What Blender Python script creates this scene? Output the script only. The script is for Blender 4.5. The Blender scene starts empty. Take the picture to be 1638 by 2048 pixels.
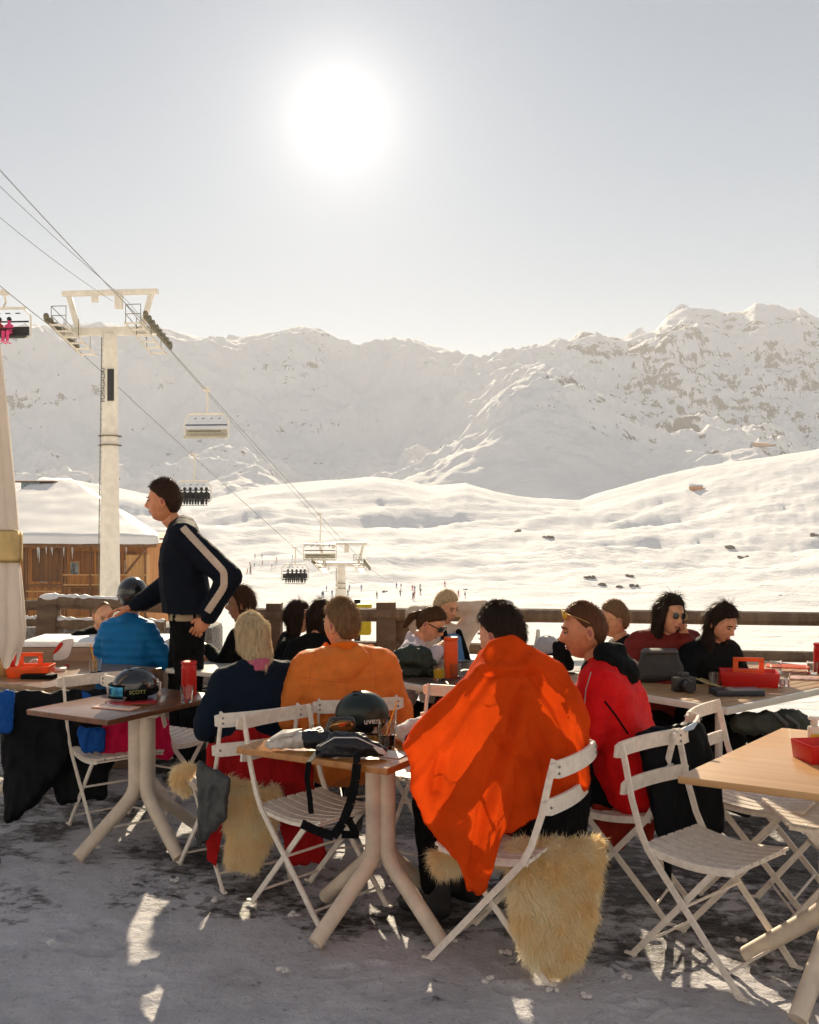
EXPOSURE = 1.14
HAZE = 0.00016
import bpy, bmesh, math, random
import numpy as np
from mathutils import Vector, Matrix, Euler
R = math.radians
random.seed(7)
rng = np.random.default_rng(7)
SC = bpy.context.scene
COL = SC.collection
F, CX, HY, EYE = 2000.0, 819.0, 1050.0, 1.68      # focal length in photo pixels, principal column, horizon row, eye height

def at(px, py, d):
    """world point seen at photo pixel (px,py) at distance d along +Y"""
    return Vector(((px - CX) / F * d, d, EYE - (py - HY) / F * d))
def ground(px, py, z=0.0):
    d = (EYE - z) * F / (py - HY)
    return at(px, py, d)

# ------------------------------------------------------------------ noise
_P = np.random.default_rng(3).permutation(256); _P = np.concatenate([_P, _P, _P])
_G = np.random.default_rng(4).normal(size=(256, 3)); _G /= np.linalg.norm(_G, axis=1)[:, None]
def perlin(p):
    p = np.asarray(p, float); i = np.floor(p).astype(int); f = p - i; i &= 255
    u = f * f * f * (f * (f * 6 - 15) + 10)
    out = 0
    for dx in (0, 1):
        for dy in (0, 1):
            for dz in (0, 1):
                h = _P[_P[_P[i[:, 0] + dx] + i[:, 1] + dy] + i[:, 2] + dz]
                g = _G[h]
                v = (g * (f - (dx, dy, dz))).sum(1)
                w = (u[:, 0] if dx else 1 - u[:, 0]) * (u[:, 1] if dy else 1 - u[:, 1]) * (u[:, 2] if dz else 1 - u[:, 2])
                out = out + v * w
    return out * 1.5
def fbm(p, octv=4, gain=.5, lac=2.03):
    s = 0; a = 1; p = np.asarray(p, float).copy()
    for k in range(octv):
        s = s + a * perlin(p + 17.3 * k); p = p * lac; a *= gain
    return s
def ridged(p, octv=5, gain=.5):
    s = 0; a = 1; p = np.asarray(p, float).copy()
    for k in range(octv):
        s = s + a * (1 - np.abs(perlin(p + 9.1 * k)) * 2); p = p * 2.07; a *= gain
    return s

# ------------------------------------------------------------------ materials
MATS = {}
def mat(key, col, rough=.6, metal=0, var=.12, vscale=8., bump=0., bscale=60., trans=0., sss=0., coat=0., spec=.5, sheen=0., ior=1.45, col2=None, wave=None, alpha=1., thin=0.):
    if key in MATS: return MATS[key]
    m = bpy.data.materials.new(key); m.use_nodes = True; N = m.node_tree.nodes; L = m.node_tree.links
    b = N['Principled BSDF']; tc = N.new('ShaderNodeTexCoord')
    b.inputs['Roughness'].default_value = rough; b.inputs['Metallic'].default_value = metal
    b.inputs['Transmission Weight'].default_value = trans; b.inputs['Coat Weight'].default_value = coat
    b.inputs['Specular IOR Level'].default_value = spec; b.inputs['Sheen Weight'].default_value = sheen; b.inputs['IOR'].default_value = ior
    b.inputs['Alpha'].default_value = alpha
    if sss: b.inputs['Subsurface Weight'].default_value = sss; b.inputs['Subsurface Radius'].default_value = (.02, .008, .004); b.inputs['Subsurface Scale'].default_value = 1
    nz = N.new('ShaderNodeTexNoise'); nz.inputs['Scale'].default_value = vscale; nz.inputs['Detail'].default_value = 5; nz.inputs['Roughness'].default_value = .6
    L.new(tc.outputs['Object'], nz.inputs['Vector'])
    mx = N.new('ShaderNodeMix'); mx.data_type = 'RGBA'
    c2 = col2 or tuple(c * (1 - 2.2 * var) for c in col)
    c1 = tuple(min(1, c * (1 + .6 * var)) for c in col)
    mx.inputs[6].default_value = (*c1, 1); mx.inputs[7].default_value = (*c2, 1)
    src = nz.outputs['Fac']
    if wave:                                              # wood grain: stretched noise
        mp = N.new('ShaderNodeMapping'); mp.inputs['Scale'].default_value = wave; L.new(tc.outputs['Object'], mp.inputs['Vector'])
        L.new(mp.outputs['Vector'], nz.inputs['Vector']); nz.inputs['Scale'].default_value = 1; nz.inputs['Detail'].default_value = 6
        nz.inputs['Distortion'].default_value = .6
    mr = N.new('ShaderNodeMapRange'); mr.inputs[1].default_value = .3; mr.inputs[2].default_value = .7; L.new(src, mr.inputs[0])
    L.new(mr.outputs[0], mx.inputs[0]); L.new(mx.outputs[2], b.inputs['Base Color'])
    if bump:
        n2 = N.new('ShaderNodeTexNoise'); n2.inputs['Scale'].default_value = bscale; n2.inputs['Detail'].default_value = 4; L.new(tc.outputs['Object'], n2.inputs['Vector'])
        bp = N.new('ShaderNodeBump'); bp.inputs['Strength'].default_value = bump; bp.inputs['Distance'].default_value = .01
        L.new(n2.outputs['Fac'], bp.inputs['Height']); L.new(bp.outputs['Normal'], b.inputs['Normal'])
    if thin:                                              # cloth or hair that lets backlight glow through
        tr = N.new('ShaderNodeBsdfTranslucent'); L.new(mx.outputs[2], tr.inputs['Color'])
        ms = N.new('ShaderNodeMixShader'); ms.inputs[0].default_value = thin
        out = N['Material Output']; L.new(b.outputs[0], ms.inputs[1]); L.new(tr.outputs[0], ms.inputs[2]); L.new(ms.outputs[0], out.inputs['Surface'])
    MATS[key] = m
    return m

# ------------------------------------------------------------------ mesh builder
class MB:
    def __init__(s): s.v = []; s.f = []; s.m = []; s.n = 0
    def add(s, V, Fc, mi=0):
        V = np.asarray(V, float).reshape(-1, 3); s.v.append(V)
        for f in Fc: s.f.append(tuple(int(i) + s.n for i in f)); s.m.append(mi)
        s.n += len(V); return s
    def box(s, c, size, rot=None, mi=0):
        x, y, z = (k / 2 for k in size)
        V = np.array([(i, j, k) for i in (-x, x) for j in (-y, y) for k in (-z, z)])
        if rot is not None: V = V @ np.array(Euler(rot).to_matrix() if not isinstance(rot, Matrix) else rot.to_3x3()).T
        return s.add(V + np.array(c), [(0, 1, 3, 2), (4, 6, 7, 5), (0, 4, 5, 1), (2, 3, 7, 6), (0, 2, 6, 4), (1, 5, 7, 3)], mi)
    def frame(s, d):
        d = np.array(d, float); d /= max(1e-9, np.linalg.norm(d))
        a = np.array((0, 0, 1.)) if abs(d[2]) < .9 else np.array((1., 0, 0))
        u = np.cross(a, d); u /= np.linalg.norm(u); return u, np.cross(d, u)
    def tube(s, pts, rad, n=8, caps=True, mi=0, flat=1.0, up=None):
        """swept tube; flat squashes it along its second axis, up fixes that axis"""
        P = [np.array(p, float) for p in pts]; K = len(P)
        rad = [rad] * K if np.isscalar(rad) else rad
        V = []; prev = None
        for i in range(K):
            d = P[min(i + 1, K - 1)] - P[max(i - 1, 0)]
            if up is not None:
                w = np.array(up, float); dd = d / np.linalg.norm(d); w = w - dd * w.dot(dd); w /= np.linalg.norm(w); u = np.cross(w, dd)
            else:
                if prev is None: u, w = s.frame(d)
                else:
                    dd = d / max(1e-9, np.linalg.norm(d)); u = prev - dd * prev.dot(dd); u /= max(1e-9, np.linalg.norm(u)); w = np.cross(dd, u)
                prev = u
            for k in range(n):
                a = 2 * math.pi * (k + .5) / n
                V.append(P[i] + rad[i] * (u * math.cos(a) + w * math.sin(a) * flat))
        Fc = [(i * n + k, i * n + (k + 1) % n, (i + 1) * n + (k + 1) % n, (i + 1) * n + k) for i in range(K - 1) for k in range(n)]
        if caps: Fc += [tuple(range(n))[::-1], tuple((K - 1) * n + k for k in range(n))]
        return s.add(V, Fc, mi)
    def bar(s, a, b, w, t, up=(0, 0, 1), mi=0):
        """rectangular bar from a to b: w along the cross axis, t along up"""
        a = np.array(a, float); b = np.array(b, float); d = (b - a) / np.linalg.norm(b - a)
        w_ = np.array(up, float); w_ = w_ - d * w_.dot(d); w_ /= np.linalg.norm(w_); u = np.cross(d, w_)
        V = [p + u * i * w / 2 + w_ * j * t / 2 for p in (a, b) for i, j in ((-1, -1), (1, -1), (1, 1), (-1, 1))]
        return s.add(V, [(3, 2, 1, 0), (4, 5, 6, 7), (0, 1, 5, 4), (1, 2, 6, 5), (2, 3, 7, 6), (3, 0, 4, 7)], mi)
    def ell(s, c, r, rot=None, nu=20, nv=12, mi=0, fn=None):
        V = [(0, 0, 1)]
        for j in range(1, nv):
            t = math.pi * j / nv
            V += [(math.sin(t) * math.cos(2 * math.pi * i / nu), math.sin(t) * math.sin(2 * math.pi * i / nu), math.cos(t)) for i in range(nu)]
        V.append((0, 0, -1)); V = np.array(V)
        Fc = [(0, 1 + i, 1 + (i + 1) % nu) for i in range(nu)]
        for j in range(nv - 2):
            Fc += [(1 + j * nu + i, 1 + (j + 1) * nu + i, 1 + (j + 1) * nu + (i + 1) % nu, 1 + j * nu + (i + 1) % nu) for i in range(nu)]
        b = 1 + (nv - 2) * nu; Fc += [(b + i, len(V) - 1, b + (i + 1) % nu) for i in range(nu)]
        r = np.array((r, r, r) if np.isscalar(r) else r, float)
        V = fn(V) if fn else V * r
        if rot is not None: V = V @ np.array(rot.to_3x3() if isinstance(rot, Matrix) else Euler(rot).to_matrix()).T
        return s.add(V + np.array(c), Fc, mi)
    def lathe(s, prof, n=24, c=(0, 0, 0), mi=0, caps=True):
        V = [(r * math.cos(2 * math.pi * k / n), r * math.sin(2 * math.pi * k / n), z) for r, z in prof for k in range(n)]
        K = len(prof)
        Fc = [(i * n + k, i * n + (k + 1) % n, (i + 1) * n + (k + 1) % n, (i + 1) * n + k) for i in range(K - 1) for k in range(n)]
        if caps: Fc += [tuple(range(n))[::-1], tuple((K - 1) * n + k for k in range(n))]
        return s.add(np.array(V) + np.array(c), Fc, mi)
    def prism(s, poly, z0, z1, mi=0):
        n = len(poly); V = [(x, y, z0) for x, y in poly] + [(x, y, z1) for x, y in poly]
        return s.add(V, [tuple(range(n))[::-1], tuple(range(n, 2 * n))] + [(k, (k + 1) % n, n + (k + 1) % n, n + k) for k in range(n)], mi)
    def hull(s, pts, mi=0):
        """convex hull of spheres (x,y,z,r)"""
        bm = bmesh.new()
        dirs = ICO
        for p in pts:
            for d in dirs: bm.verts.new((p[0] + d[0] * p[3], p[1] + d[1] * p[3], p[2] + d[2] * p[3]))
        r = bmesh.ops.convex_hull(bm, input=bm.verts)
        for v in [g for g in r['geom_interior'] if isinstance(g, bmesh.types.BMVert)]:
            if v.is_valid: bm.verts.remove(v)
        for v in list(bm.verts):
            if not v.link_faces: bm.verts.remove(v)
        bm.verts.index_update()
        s.add([v.co[:] for v in bm.verts], [[v.index for v in f.verts] for f in bm.faces], mi); bm.free(); return s
    def sheet(s, G, mi=0, close=False):
        """G: rows x cols of points"""
        G = np.asarray(G, float); a, b = G.shape[:2]; cc = b if close else b - 1
        return s.add(G.reshape(-1, 3), [(i * b + j, i * b + (j + 1) % b, (i + 1) * b + (j + 1) % b, (i + 1) * b + j) for i in range(a - 1) for j in range(cc)], mi)
    def verts(s): return np.concatenate(s.v) if s.v else np.zeros((0, 3))
    def mesh(s, name):
        me = bpy.data.meshes.new(name); me.from_pydata(s.verts().tolist(), [], s.f)
        if any(s.m): me.polygons.foreach_set('material_index', s.m)
        me.update(); return me
_b = bmesh.new(); bmesh.ops.create_icosphere(_b, subdivisions=2, radius=1); ICO = [v.co[:] for v in _b.verts]; _b.free()

def link(name, me, mats, parent=None, smooth=True, loc=None, angle=None):
    o = bpy.data.objects.new(name, me); COL.objects.link(o)
    for m in (mats if isinstance(mats, (list, tuple)) else [mats]): me.materials.append(m)
    if smooth:
        me.polygons.foreach_set('use_smooth', [True] * len(me.polygons))
        if angle: me.set_sharp_from_angle(angle=R(angle))
    if parent: o.parent = parent
    if loc is not None: o.location = loc
    return o
def part(name, mb, mats, parent=None, smooth=True, bevel=0, angle=35, loc=None):
    me = mb.mesh(name)
    if bevel:
        bm = bmesh.new(); bm.from_mesh(me)
        eds = [e for e in bm.edges if len(e.link_faces) == 2 and e.calc_face_angle(0) > R(50)]
        bmesh.ops.bevel(bm, geom=eds, offset=bevel, segments=2, affect='EDGES', profile=.6); bm.to_mesh(me); bm.free()
    return link(name, me, mats, parent, smooth, loc, angle)
def empty(name, loc, rz=0, label=None, cat=None, group=None):
    o = bpy.data.objects.new(name, None); COL.objects.link(o); o.location = loc; o.rotation_euler = (0, 0, rz); o.empty_display_size = .1
    if label: tag(o, label, cat, group)
    return o
def tag(o, label=None, cat=None, group=None, kind=None):
    if label: o['label'] = label
    if cat: o['category'] = cat
    if group: o['group'] = group
    if kind: o['kind'] = kind
    return o
def copy_tree(o, parent=None):
    c = o.copy(); COL.objects.link(c)
    if parent: c.parent = parent
    for ch in [x for x in KIDS(o)]: copy_tree(ch, c)
    return c
def KIDS(o): return [x for x in bpy.data.objects if x.parent == o]

def fuse(mb, voxel=.012, smooth=4, fold=None):
    """union of all the pieces in mb as one continuous skin; fold(V, N) -> offset along the normal"""
    me = mb.mesh('tmp'); o = bpy.data.objects.new('tmp', me); COL.objects.link(o)
    m = o.modifiers.new('r', 'REMESH'); m.mode = 'VOXEL'; m.voxel_size = voxel
    if smooth: q = o.modifiers.new('s', 'SMOOTH'); q.factor = .5; q.iterations = smooth
    dg = bpy.context.evaluated_depsgraph_get(); ev = o.evaluated_get(dg)
    out = bpy.data.meshes.new_from_object(ev)
    bpy.data.objects.remove(o); bpy.data.meshes.remove(me)
    if fold is not None and len(out.vertices):
        n = len(out.vertices); V = np.empty(n * 3); out.vertices.foreach_get('co', V); V = V.reshape(-1, 3)
        N = np.empty(n * 3); out.vertices.foreach_get('normal', N); N = N.reshape(-1, 3)
        V = V + N * fold(V, N)[:, None]; out.vertices.foreach_set('co', V.ravel()); out.update()
    return out

def blades(V, N, n, length, width, down=(0, 0, -1), lay=.6, jitter=.5, seed=1, curl=.3, keep=None):
    """n thin tapering hairs rooted on points V with normals N"""
    g = np.random.default_rng(seed); idx = g.integers(0, len(V), n)
    P = V[idx] + g.normal(size=(n, 3)) * .002; Nn = N[idx]
    D = np.array(down, float)[None] if np.ndim(down) == 1 else np.asarray(down)[idx]
    T = D - Nn * (Nn * D).sum(1)[:, None]
    dirv = Nn * (1 - lay) + T * lay + g.normal(size=(n, 3)) * jitter * .5
    dirv /= np.linalg.norm(dirv, axis=1)[:, None]
    side = np.cross(dirv, g.normal(size=(n, 3))); side /= np.linalg.norm(side, axis=1)[:, None]
    Ln = length * g.uniform(.5, 1.2, n)[:, None]
    bend = (T * curl + g.normal(size=(n, 3)) * curl * .5)
    A = P - side * width / 2; B = P + side * width / 2; M_ = P + dirv * Ln * .5; E = P + dirv * Ln * .95 + bend * Ln * .5
    C = M_ + side * width * .4; Dd = M_ - side * width * .4
    VV = np.stack([A, B, C, Dd, E], 1).reshape(-1, 3)
    base = np.arange(n) * 5
    Fc = [(b, b + 1, b + 2, b + 3) for b in base] + [(b + 3, b + 2, b + 4) for b in base]
    return VV, Fc
def mesh_pts(me):
    n = len(me.vertices); V = np.empty(n * 3); me.vertices.foreach_get('co', V); N = np.empty(n * 3); me.vertices.foreach_get('normal', N)
    return V.reshape(-1, 3), N.reshape(-1, 3)
def add_blades(me, n, length, width, sel=None, **k):
    """append hairs to a mesh; sel(V,N) picks where they grow"""
    V, N = mesh_pts(me)
    if sel is not None:
        s = sel(V, N); Vs, Ns = V[s], N[s]
        if 'down' in k and np.ndim(k['down']) == 2: k['down'] = k['down'][s]
    else: Vs, Ns = V, N
    if len(Vs) == 0: return me
    VV, Fc = blades(Vs, Ns, n, length, width, **k)
    mb = MB(); mb.add(V, [tuple(p.vertices) for p in me.polygons], 0); mb.add(VV, Fc, 0)
    out = mb.mesh(me.name); return out
# ================================================================== camera, sun, sky
cam = bpy.data.cameras.new('camera'); co = bpy.data.objects.new('camera', cam); COL.objects.link(co); SC.camera = co
co.location = (0, 0, EYE); co.rotation_euler = (R(90), 0, 0)
cam.sensor_fit = 'VERTICAL'; cam.sensor_height = 36; cam.lens = 36 * F / 2048; cam.shift_y = (HY - 1024) / 2048
cam.clip_start = .05; cam.clip_end = 30000
cam.dof.use_dof = False
SUN_EL, SUN_AZ = R(22.2), R(4.0)      # azimuth left of +Y
sdir = Vector((-math.sin(SUN_AZ) * math.cos(SUN_EL), math.cos(SUN_AZ) * math.cos(SUN_EL), math.sin(SUN_EL)))
sl = bpy.data.lights.new('sun', 'SUN'); so = bpy.data.objects.new('sun', sl); COL.objects.link(so)
sl.energy = 5.0; sl.angle = R(.5); sl.color = (1, .84, .60)
so.rotation_euler = sdir.to_track_quat('Z', 'Y').to_euler(); so.location = sdir * 50
w = bpy.data.worlds.new('World'); SC.world = w; w.use_nodes = True
WN = w.node_tree.nodes; WL = w.node_tree.links; bg = WN['Background']
sky = WN.new('ShaderNodeTexSky'); sky.sky_type = 'NISHITA'; sky.sun_disc = False; sky.sun_elevation = SUN_EL; sky.sun_rotation = -SUN_AZ
sky.altitude = 2300; sky.air_density = 1.0; sky.dust_density = .25; sky.ozone_density = 1.0
tint = WN.new('ShaderNodeMix'); tint.data_type = 'RGBA'; tint.blend_type = 'MULTIPLY'; tint.inputs[0].default_value = 1
tint.inputs[7].default_value = (.98, .98, .94, 1)
gam = WN.new('ShaderNodeGamma'); gam.inputs[1].default_value = .62; WL.new(sky.outputs[0], gam.inputs[0]); WL.new(gam.outputs[0], tint.inputs[6])
# the bright circumsolar aureole, as a function of the angle from the sun
wtc = WN.new('ShaderNodeTexCoord'); dotn = WN.new('ShaderNodeVectorMath'); dotn.operation = 'DOT_PRODUCT'; dotn.inputs[1].default_value = sdir
WL.new(wtc.outputs['Generated'], dotn.inputs[0])
def wm(op, a, b_=None):
    n = WN.new('ShaderNodeMath'); n.operation = op
    for k, v_ in enumerate((a, b_)):
        if v_ is None: continue
        if isinstance(v_, (int, float)): n.inputs[k].default_value = v_
        else: WL.new(v_, n.inputs[k])
    return n.outputs[0]
ang = wm('ARCCOSINE', wm('MINIMUM', dotn.outputs['Value'], .999999))
core = wm('MULTIPLY', wm('EXPONENT', wm('MULTIPLY', wm('POWER', wm('DIVIDE', ang, R(3.0)), 2.0), -1.0)), 1.7)
halo = wm('MULTIPLY', wm('EXPONENT', wm('DIVIDE', ang, -R(5.0))), 3)
glow = wm('ADD', core, halo)
gm = WN.new('ShaderNodeMix'); gm.data_type = 'RGBA'; gm.blend_type = 'ADD'; gm.inputs[0].default_value = 1
gc = WN.new('ShaderNodeVectorMath'); gc.operation = 'SCALE'; gc.inputs[0].default_value = (1, .93, .84); WL.new(glow, gc.inputs[3])
WL.new(tint.outputs[2], gm.inputs[6]); WL.new(gc.outputs[0], gm.inputs[7]); WL.new(gm.outputs[2], bg.inputs[0]); bg.inputs[1].default_value = .085
SC.view_settings.view_transform = 'Standard'; SC.view_settings.look = 'None'; SC.view_settings.gamma = 1; SC.view_settings.exposure = EXPOSURE
SC.cycles.max_bounces = 8; SC.cycles.diffuse_bounces = 4; SC.cycles.transparent_max_bounces = 12; SC.cycles.volume_bounces = 1
SC.cycles.use_denoising = True; SC.cycles.sample_clamp_indirect = 6

# ================================================================== snowfield and mountains
def curve(tab):
    xs, ys = zip(*tab); xs = np.array(xs, float); ys = np.array(ys, float)
    return lambda x: np.interp(x, xs, ys)
ridge_y = curve([(-1200, 690), (-500, 665), (-200, 690), (0, 688), (60, 682), (120, 678), (200, 668), (330, 672), (400, 690), (470, 690), (520, 679), (560, 672), (600, 656), (640, 664), (680, 683), (720, 704), (755, 694), (790, 683), (830, 681), (880, 695), (960, 706), (1040, 706), (1110, 692), (1145, 678), (1165, 666), (1200, 680), (1245, 690), (1310, 674), (1335, 648), (1375, 634), (1420, 632), (1450, 642), (1485, 640), (1512, 627), (1555, 640), (1580, 650), (1600, 643), (1638, 668), (1800, 640), (2200, 660), (2900, 640)])
crest_y = curve([(-1200, 990), (-300, 980), (0, 975), (150, 965), (290, 990), (380, 1010), (450, 992), (520, 975), (600, 966), (700, 955), (750, 950), (810, 960), (860, 972), (930, 966), (1000, 985), (1060, 996), (1160, 1002), (1210, 985), (1300, 962), (1400, 940), (1500, 925), (1638, 905), (1900, 870), (2900, 850)])
def sm(t): t = np.clip(t, 0, 1); return t * t * (3 - 2 * t)
def pinterp(r, rs, zs):
    """smooth blend through rows of control heights (zs: list of arrays like r)"""
    out = np.array(zs[0], float) * np.ones_like(r)
    for k in range(len(rs) - 1):
        t = (r - rs[k]) / (rs[k + 1] - rs[k]); lin = np.clip(t, 0, 1); t = lin * .55 + sm(lin) * .45
        out = np.where(r > rs[k], zs[k] * (1 - t) + zs[k + 1] * t, out)
    return out
def terrain_z(x, y):
    r = np.hypot(x, y); px = CX + F * x / np.maximum(y, .2 * r)
    zz = lambda yy, rr: EYE + (HY - yy) / F * rr
    P3 = np.stack([x, y, np.zeros_like(x)], 1)
    warp = fbm(P3 / 700 + 3, 3) * 60
    y1 = crest_y(px); y2 = ridge_y(px)
    one = np.ones_like(x)
    z1 = zz(y1, 900)
    spur = 235 * np.exp(-((px - 1090) / 190.) ** 2) ; spurL = 120 * np.exp(-((px - 470) / 110.) ** 2); spurC = 60 * np.exp(-((px - 1450) / 160.) ** 2)
    zm = 45 + spur * .75 + spurL * .5 + spurC
    zs = [-.75 * one, -1.1 * one, -4.4 * one, -9.5 * one, -17.5 * one, -16 * one, -2 * one, z1, z1 * .8 - 12, zm, 110 + spur * .9 + spurL + spurC, zz(y2, 3000) * .86, zz(y2, 3000), zz(y2, 3000) - 350]
    rs = [8, 20, 60, 115, 240, 400, 620, 900, 1150, 1650, 2150, 2750, 3000, 4300]
    z = pinterp(r, rs, zs)
    a_far = sm((r - 1100) / 700) * (1 - .75 * sm((r - 2700) / 280) * (r < 3060))
    n_far = (ridged(P3 / 620 + 2, 6, .52) - 1.0) * 60 + (ridged(P3 / 130 + 5, 3, .5) - 1) * 17 + (ridged(P3 / 42 + 5, 3, .55) - 1) * 5
    a_mid = sm((r - 150) / 300) * (1 - sm((r - 1000) / 400)) * (1 - .7 * np.exp(-((r - 900) / 90.) ** 2))
    St = np.stack([x * .55 + y * .2, y * 1.1 - x * .35, np.zeros_like(x)], 1)
    n_mid = fbm(St / 105 + 7, 6, .56) * 8.5 + (ridged(St / 38 + 1, 4, .6) - 1) * 1.3
    n_near = fbm(P3 / 30 + 4, 4) * 1.0 * sm((r - 30) / 120) * (1 - sm((r - 500) / 300))
    n_tiny = fbm(P3 / 4 + 4, 4) * .09 * sm((r - 8) / 10) * (1 - sm((r - 160) / 60))
    return z + a_far * n_far + a_mid * n_mid + n_near + n_tiny
def tz(x, y): return float(terrain_z(np.array([x]), np.array([y]))[0])

def polar(name, r0, r1, nr, a0, a1, na, mats):
    rr = np.exp(np.linspace(math.log(r0), math.log(r1), nr)); aa = np.radians(np.linspace(a0, a1, na))
    Rr, A = np.meshgrid(rr, aa, indexing='ij'); X = Rr * np.sin(A); Y = Rr * np.cos(A)
    Z = terrain_z(X.ravel(), Y.ravel()).reshape(X.shape)
    me = bpy.data.meshes.new(name)
    V = np.stack([X, Y, Z], 2).reshape(-1, 3); n = len(V)
    i, j = np.meshgrid(np.arange(nr - 1), np.arange(na - 1), indexing='ij'); b = (i * na + j).ravel()
    Fq = np.stack([b, b + 1, b + na + 1, b + na], 1)[:, ::-1]
    me.vertices.add(n); me.vertices.foreach_set('co', V.ravel())
    me.loops.add(len(Fq) * 4); me.loops.foreach_set('vertex_index', Fq.ravel())
    me.polygons.add(len(Fq)); me.polygons.foreach_set('loop_start', np.arange(len(Fq)) * 4); me.update(calc_edges=True)
    # where bare rock breaks through the snow (a property of the ground)
    gx = np.gradient(Z, axis=0) / np.gradient(Rr, axis=0)
    px = CX + F * X / np.maximum(Y, .3 * Rr)
    P3 = V / (260, 260, 120)
    bands = fbm(P3 + 5, 4).reshape(Z.shape)
    fine = fbm(V / (38, 38, 14) + 2, 4, .6).reshape(Z.shape)
    where = (sm((px - 820) / 500) * .42 + .18 * np.exp(-((px - 620) / 60.) ** 2) + .16 * np.exp(-((px - 60) / 90.) ** 2)+ .12 * np.exp(-((px - 500) / 60.) ** 2))
    rock = where + bands * .40 + fine * .52 + np.clip(gx - .35, -.3, .5) * .35 - .665
    rock = np.where(Rr < 1500, -1, rock)
    at_ = me.attributes.new('rock', 'FLOAT', 'POINT'); at_.data.foreach_set('value', rock.ravel().astype(np.float32))
    o = link(name, me, mats); tag(o, kind='structure'); return o

def snow_material(name, rocky):
    m = bpy.data.materials.new(name); m.use_nodes = True; N = m.node_tree.nodes; L = m.node_tree.links; b = N['Principled BSDF']
    b.inputs['Roughness'].default_value = .95; b.inputs['Specular IOR Level'].default_value = .08
    geo = N.new('ShaderNodeNewGeometry')
    nz = N.new('ShaderNodeTexNoise'); nz.inputs['Scale'].default_value = .02 if rocky else .06; nz.inputs['Detail'].default_value = 8; L.new(geo.outputs['Position'], nz.inputs['Vector'])
    mx = N.new('ShaderNodeMix'); mx.data_type = 'RGBA'; mx.inputs[6].default_value = (.90, .90, .91, 1); mx.inputs[7].default_value = (.82, .81, .82, 1)
    L.new(nz.outputs['Fac'], mx.inputs[0])
    at_ = N.new('ShaderNodeAttribute'); at_.attribute_name = 'rock'
    n2 = N.new('ShaderNodeTexNoise'); n2.inputs['Scale'].default_value = .16; n2.inputs['Detail'].default_value = 6; n2.inputs['Roughness'].default_value = .7; L.new(geo.outputs['Position'], n2.inputs['Vector'])
    ad = N.new('ShaderNodeMath'); ad.operation = 'MULTIPLY_ADD'; ad.inputs[1].default_value = .9; ad.inputs[2].default_value = -.45; L.new(n2.outputs['Fac'], ad.inputs[0])
    a2 = N.new('ShaderNodeMath'); a2.operation = 'ADD'; L.new(at_.outputs['Fac'], a2.inputs[0]); L.new(ad.outputs[0], a2.inputs[1])
    mr = N.new('ShaderNodeMapRange'); mr.inputs[1].default_value = -.02; mr.inputs[2].default_value = .10; L.new(a2.outputs[0], mr.inputs[0])
    m2 = N.new('ShaderNodeMix'); m2.data_type = 'RGBA'; L.new(mr.outputs[0], m2.inputs[0]); L.new(mx.outputs[2], m2.inputs[6]); m2.inputs[7].default_value = (.055, .055, .062, 1)
    L.new(m2.outputs[2], b.inputs['Base Color'])
    # wind ripple and old ski tracks
    n3 = N.new('ShaderNodeTexNoise'); n3.inputs['Scale'].default_value = .05; n3.inputs['Detail'].default_value = 12; n3.inputs['Roughness'].default_value = .68
    mp = N.new('ShaderNodeMapping'); mp.inputs['Scale'].default_value = (1, 2.2, 1.5); mp.inputs['Rotation'].default_value = (0, 0, .4); L.new(geo.outputs['Position'], mp.inputs[0]); L.new(mp.outputs[0], n3.inputs['Vector'])
    wv = N.new('ShaderNodeTexWave'); wv.inputs['Scale'].default_value = .05 if rocky else .13; wv.inputs['Distortion'].default_value = 9; wv.inputs['Detail'].default_value = 3; wv.inputs['Detail Scale'].default_value = .6; L.new(mp.outputs[0], wv.inputs['Vector'])
    wk = N.new('ShaderNodeMapRange'); wk.inputs[1].default_value = .0; wk.inputs[2].default_value = .12; L.new(wv.outputs['Fac'], wk.inputs[0])
    wa = N.new('ShaderNodeMath'); wa.operation = 'MULTIPLY_ADD'; wa.inputs[1].default_value = .05; L.new(wk.outputs[0], wa.inputs[0]); L.new(n3.outputs['Fac'], wa.inputs[2])
    bp = N.new('ShaderNodeBump'); bp.inputs['Strength'].default_value = .8 ; bp.inputs['Distance'].default_value = 6 if rocky else 2.2
    L.new(wa.outputs[0], bp.inputs['Height']); L.new(bp.outputs[0], b.inputs['Normal'])
    return m
mt_near = snow_material('snow_slope', False); mt_far = snow_material('mountain_snow', True)
polar('snow_slope', 7.9, 1250, 400, -48, 48, 800, mt_near)
polar('mountains', 1240, 4300, 300, -48, 48, 1300, mt_far)

# unseen snow hillside added behind and beside the terrace to bounce sunlight onto it
rr = np.exp(np.linspace(math.log(8.2), math.log(900), 90)); aa = np.radians(np.linspace(47.5, 312.5, 160))
Rr, A = np.meshgrid(rr, aa, indexing='ij'); dev = 180 - np.abs(np.degrees(A) - 180)
wgt = sm((dev - 55) / 50); X = Rr * np.sin(A); Y = Rr * np.cos(A)
P3 = np.stack([X.ravel(), Y.ravel(), 0 * X.ravel()], 1)
base = terrain_z(X.ravel(), np.maximum(Y, .7 * Rr).ravel()).reshape(X.shape)
hill = -1.0 + np.maximum(0, Rr - 17) * .42 + fbm(P3 / 40, 4).reshape(X.shape) * 3 * sm((Rr - 14) / 30)
Z = np.where(Rr < 18, -.95, base * (1 - wgt) + hill * wgt)
mb = MB(); mb.sheet(np.stack([X, Y, Z], 2)); tag(part('bounce_hillside', mb, mt_near, angle=None), kind='structure')

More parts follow.
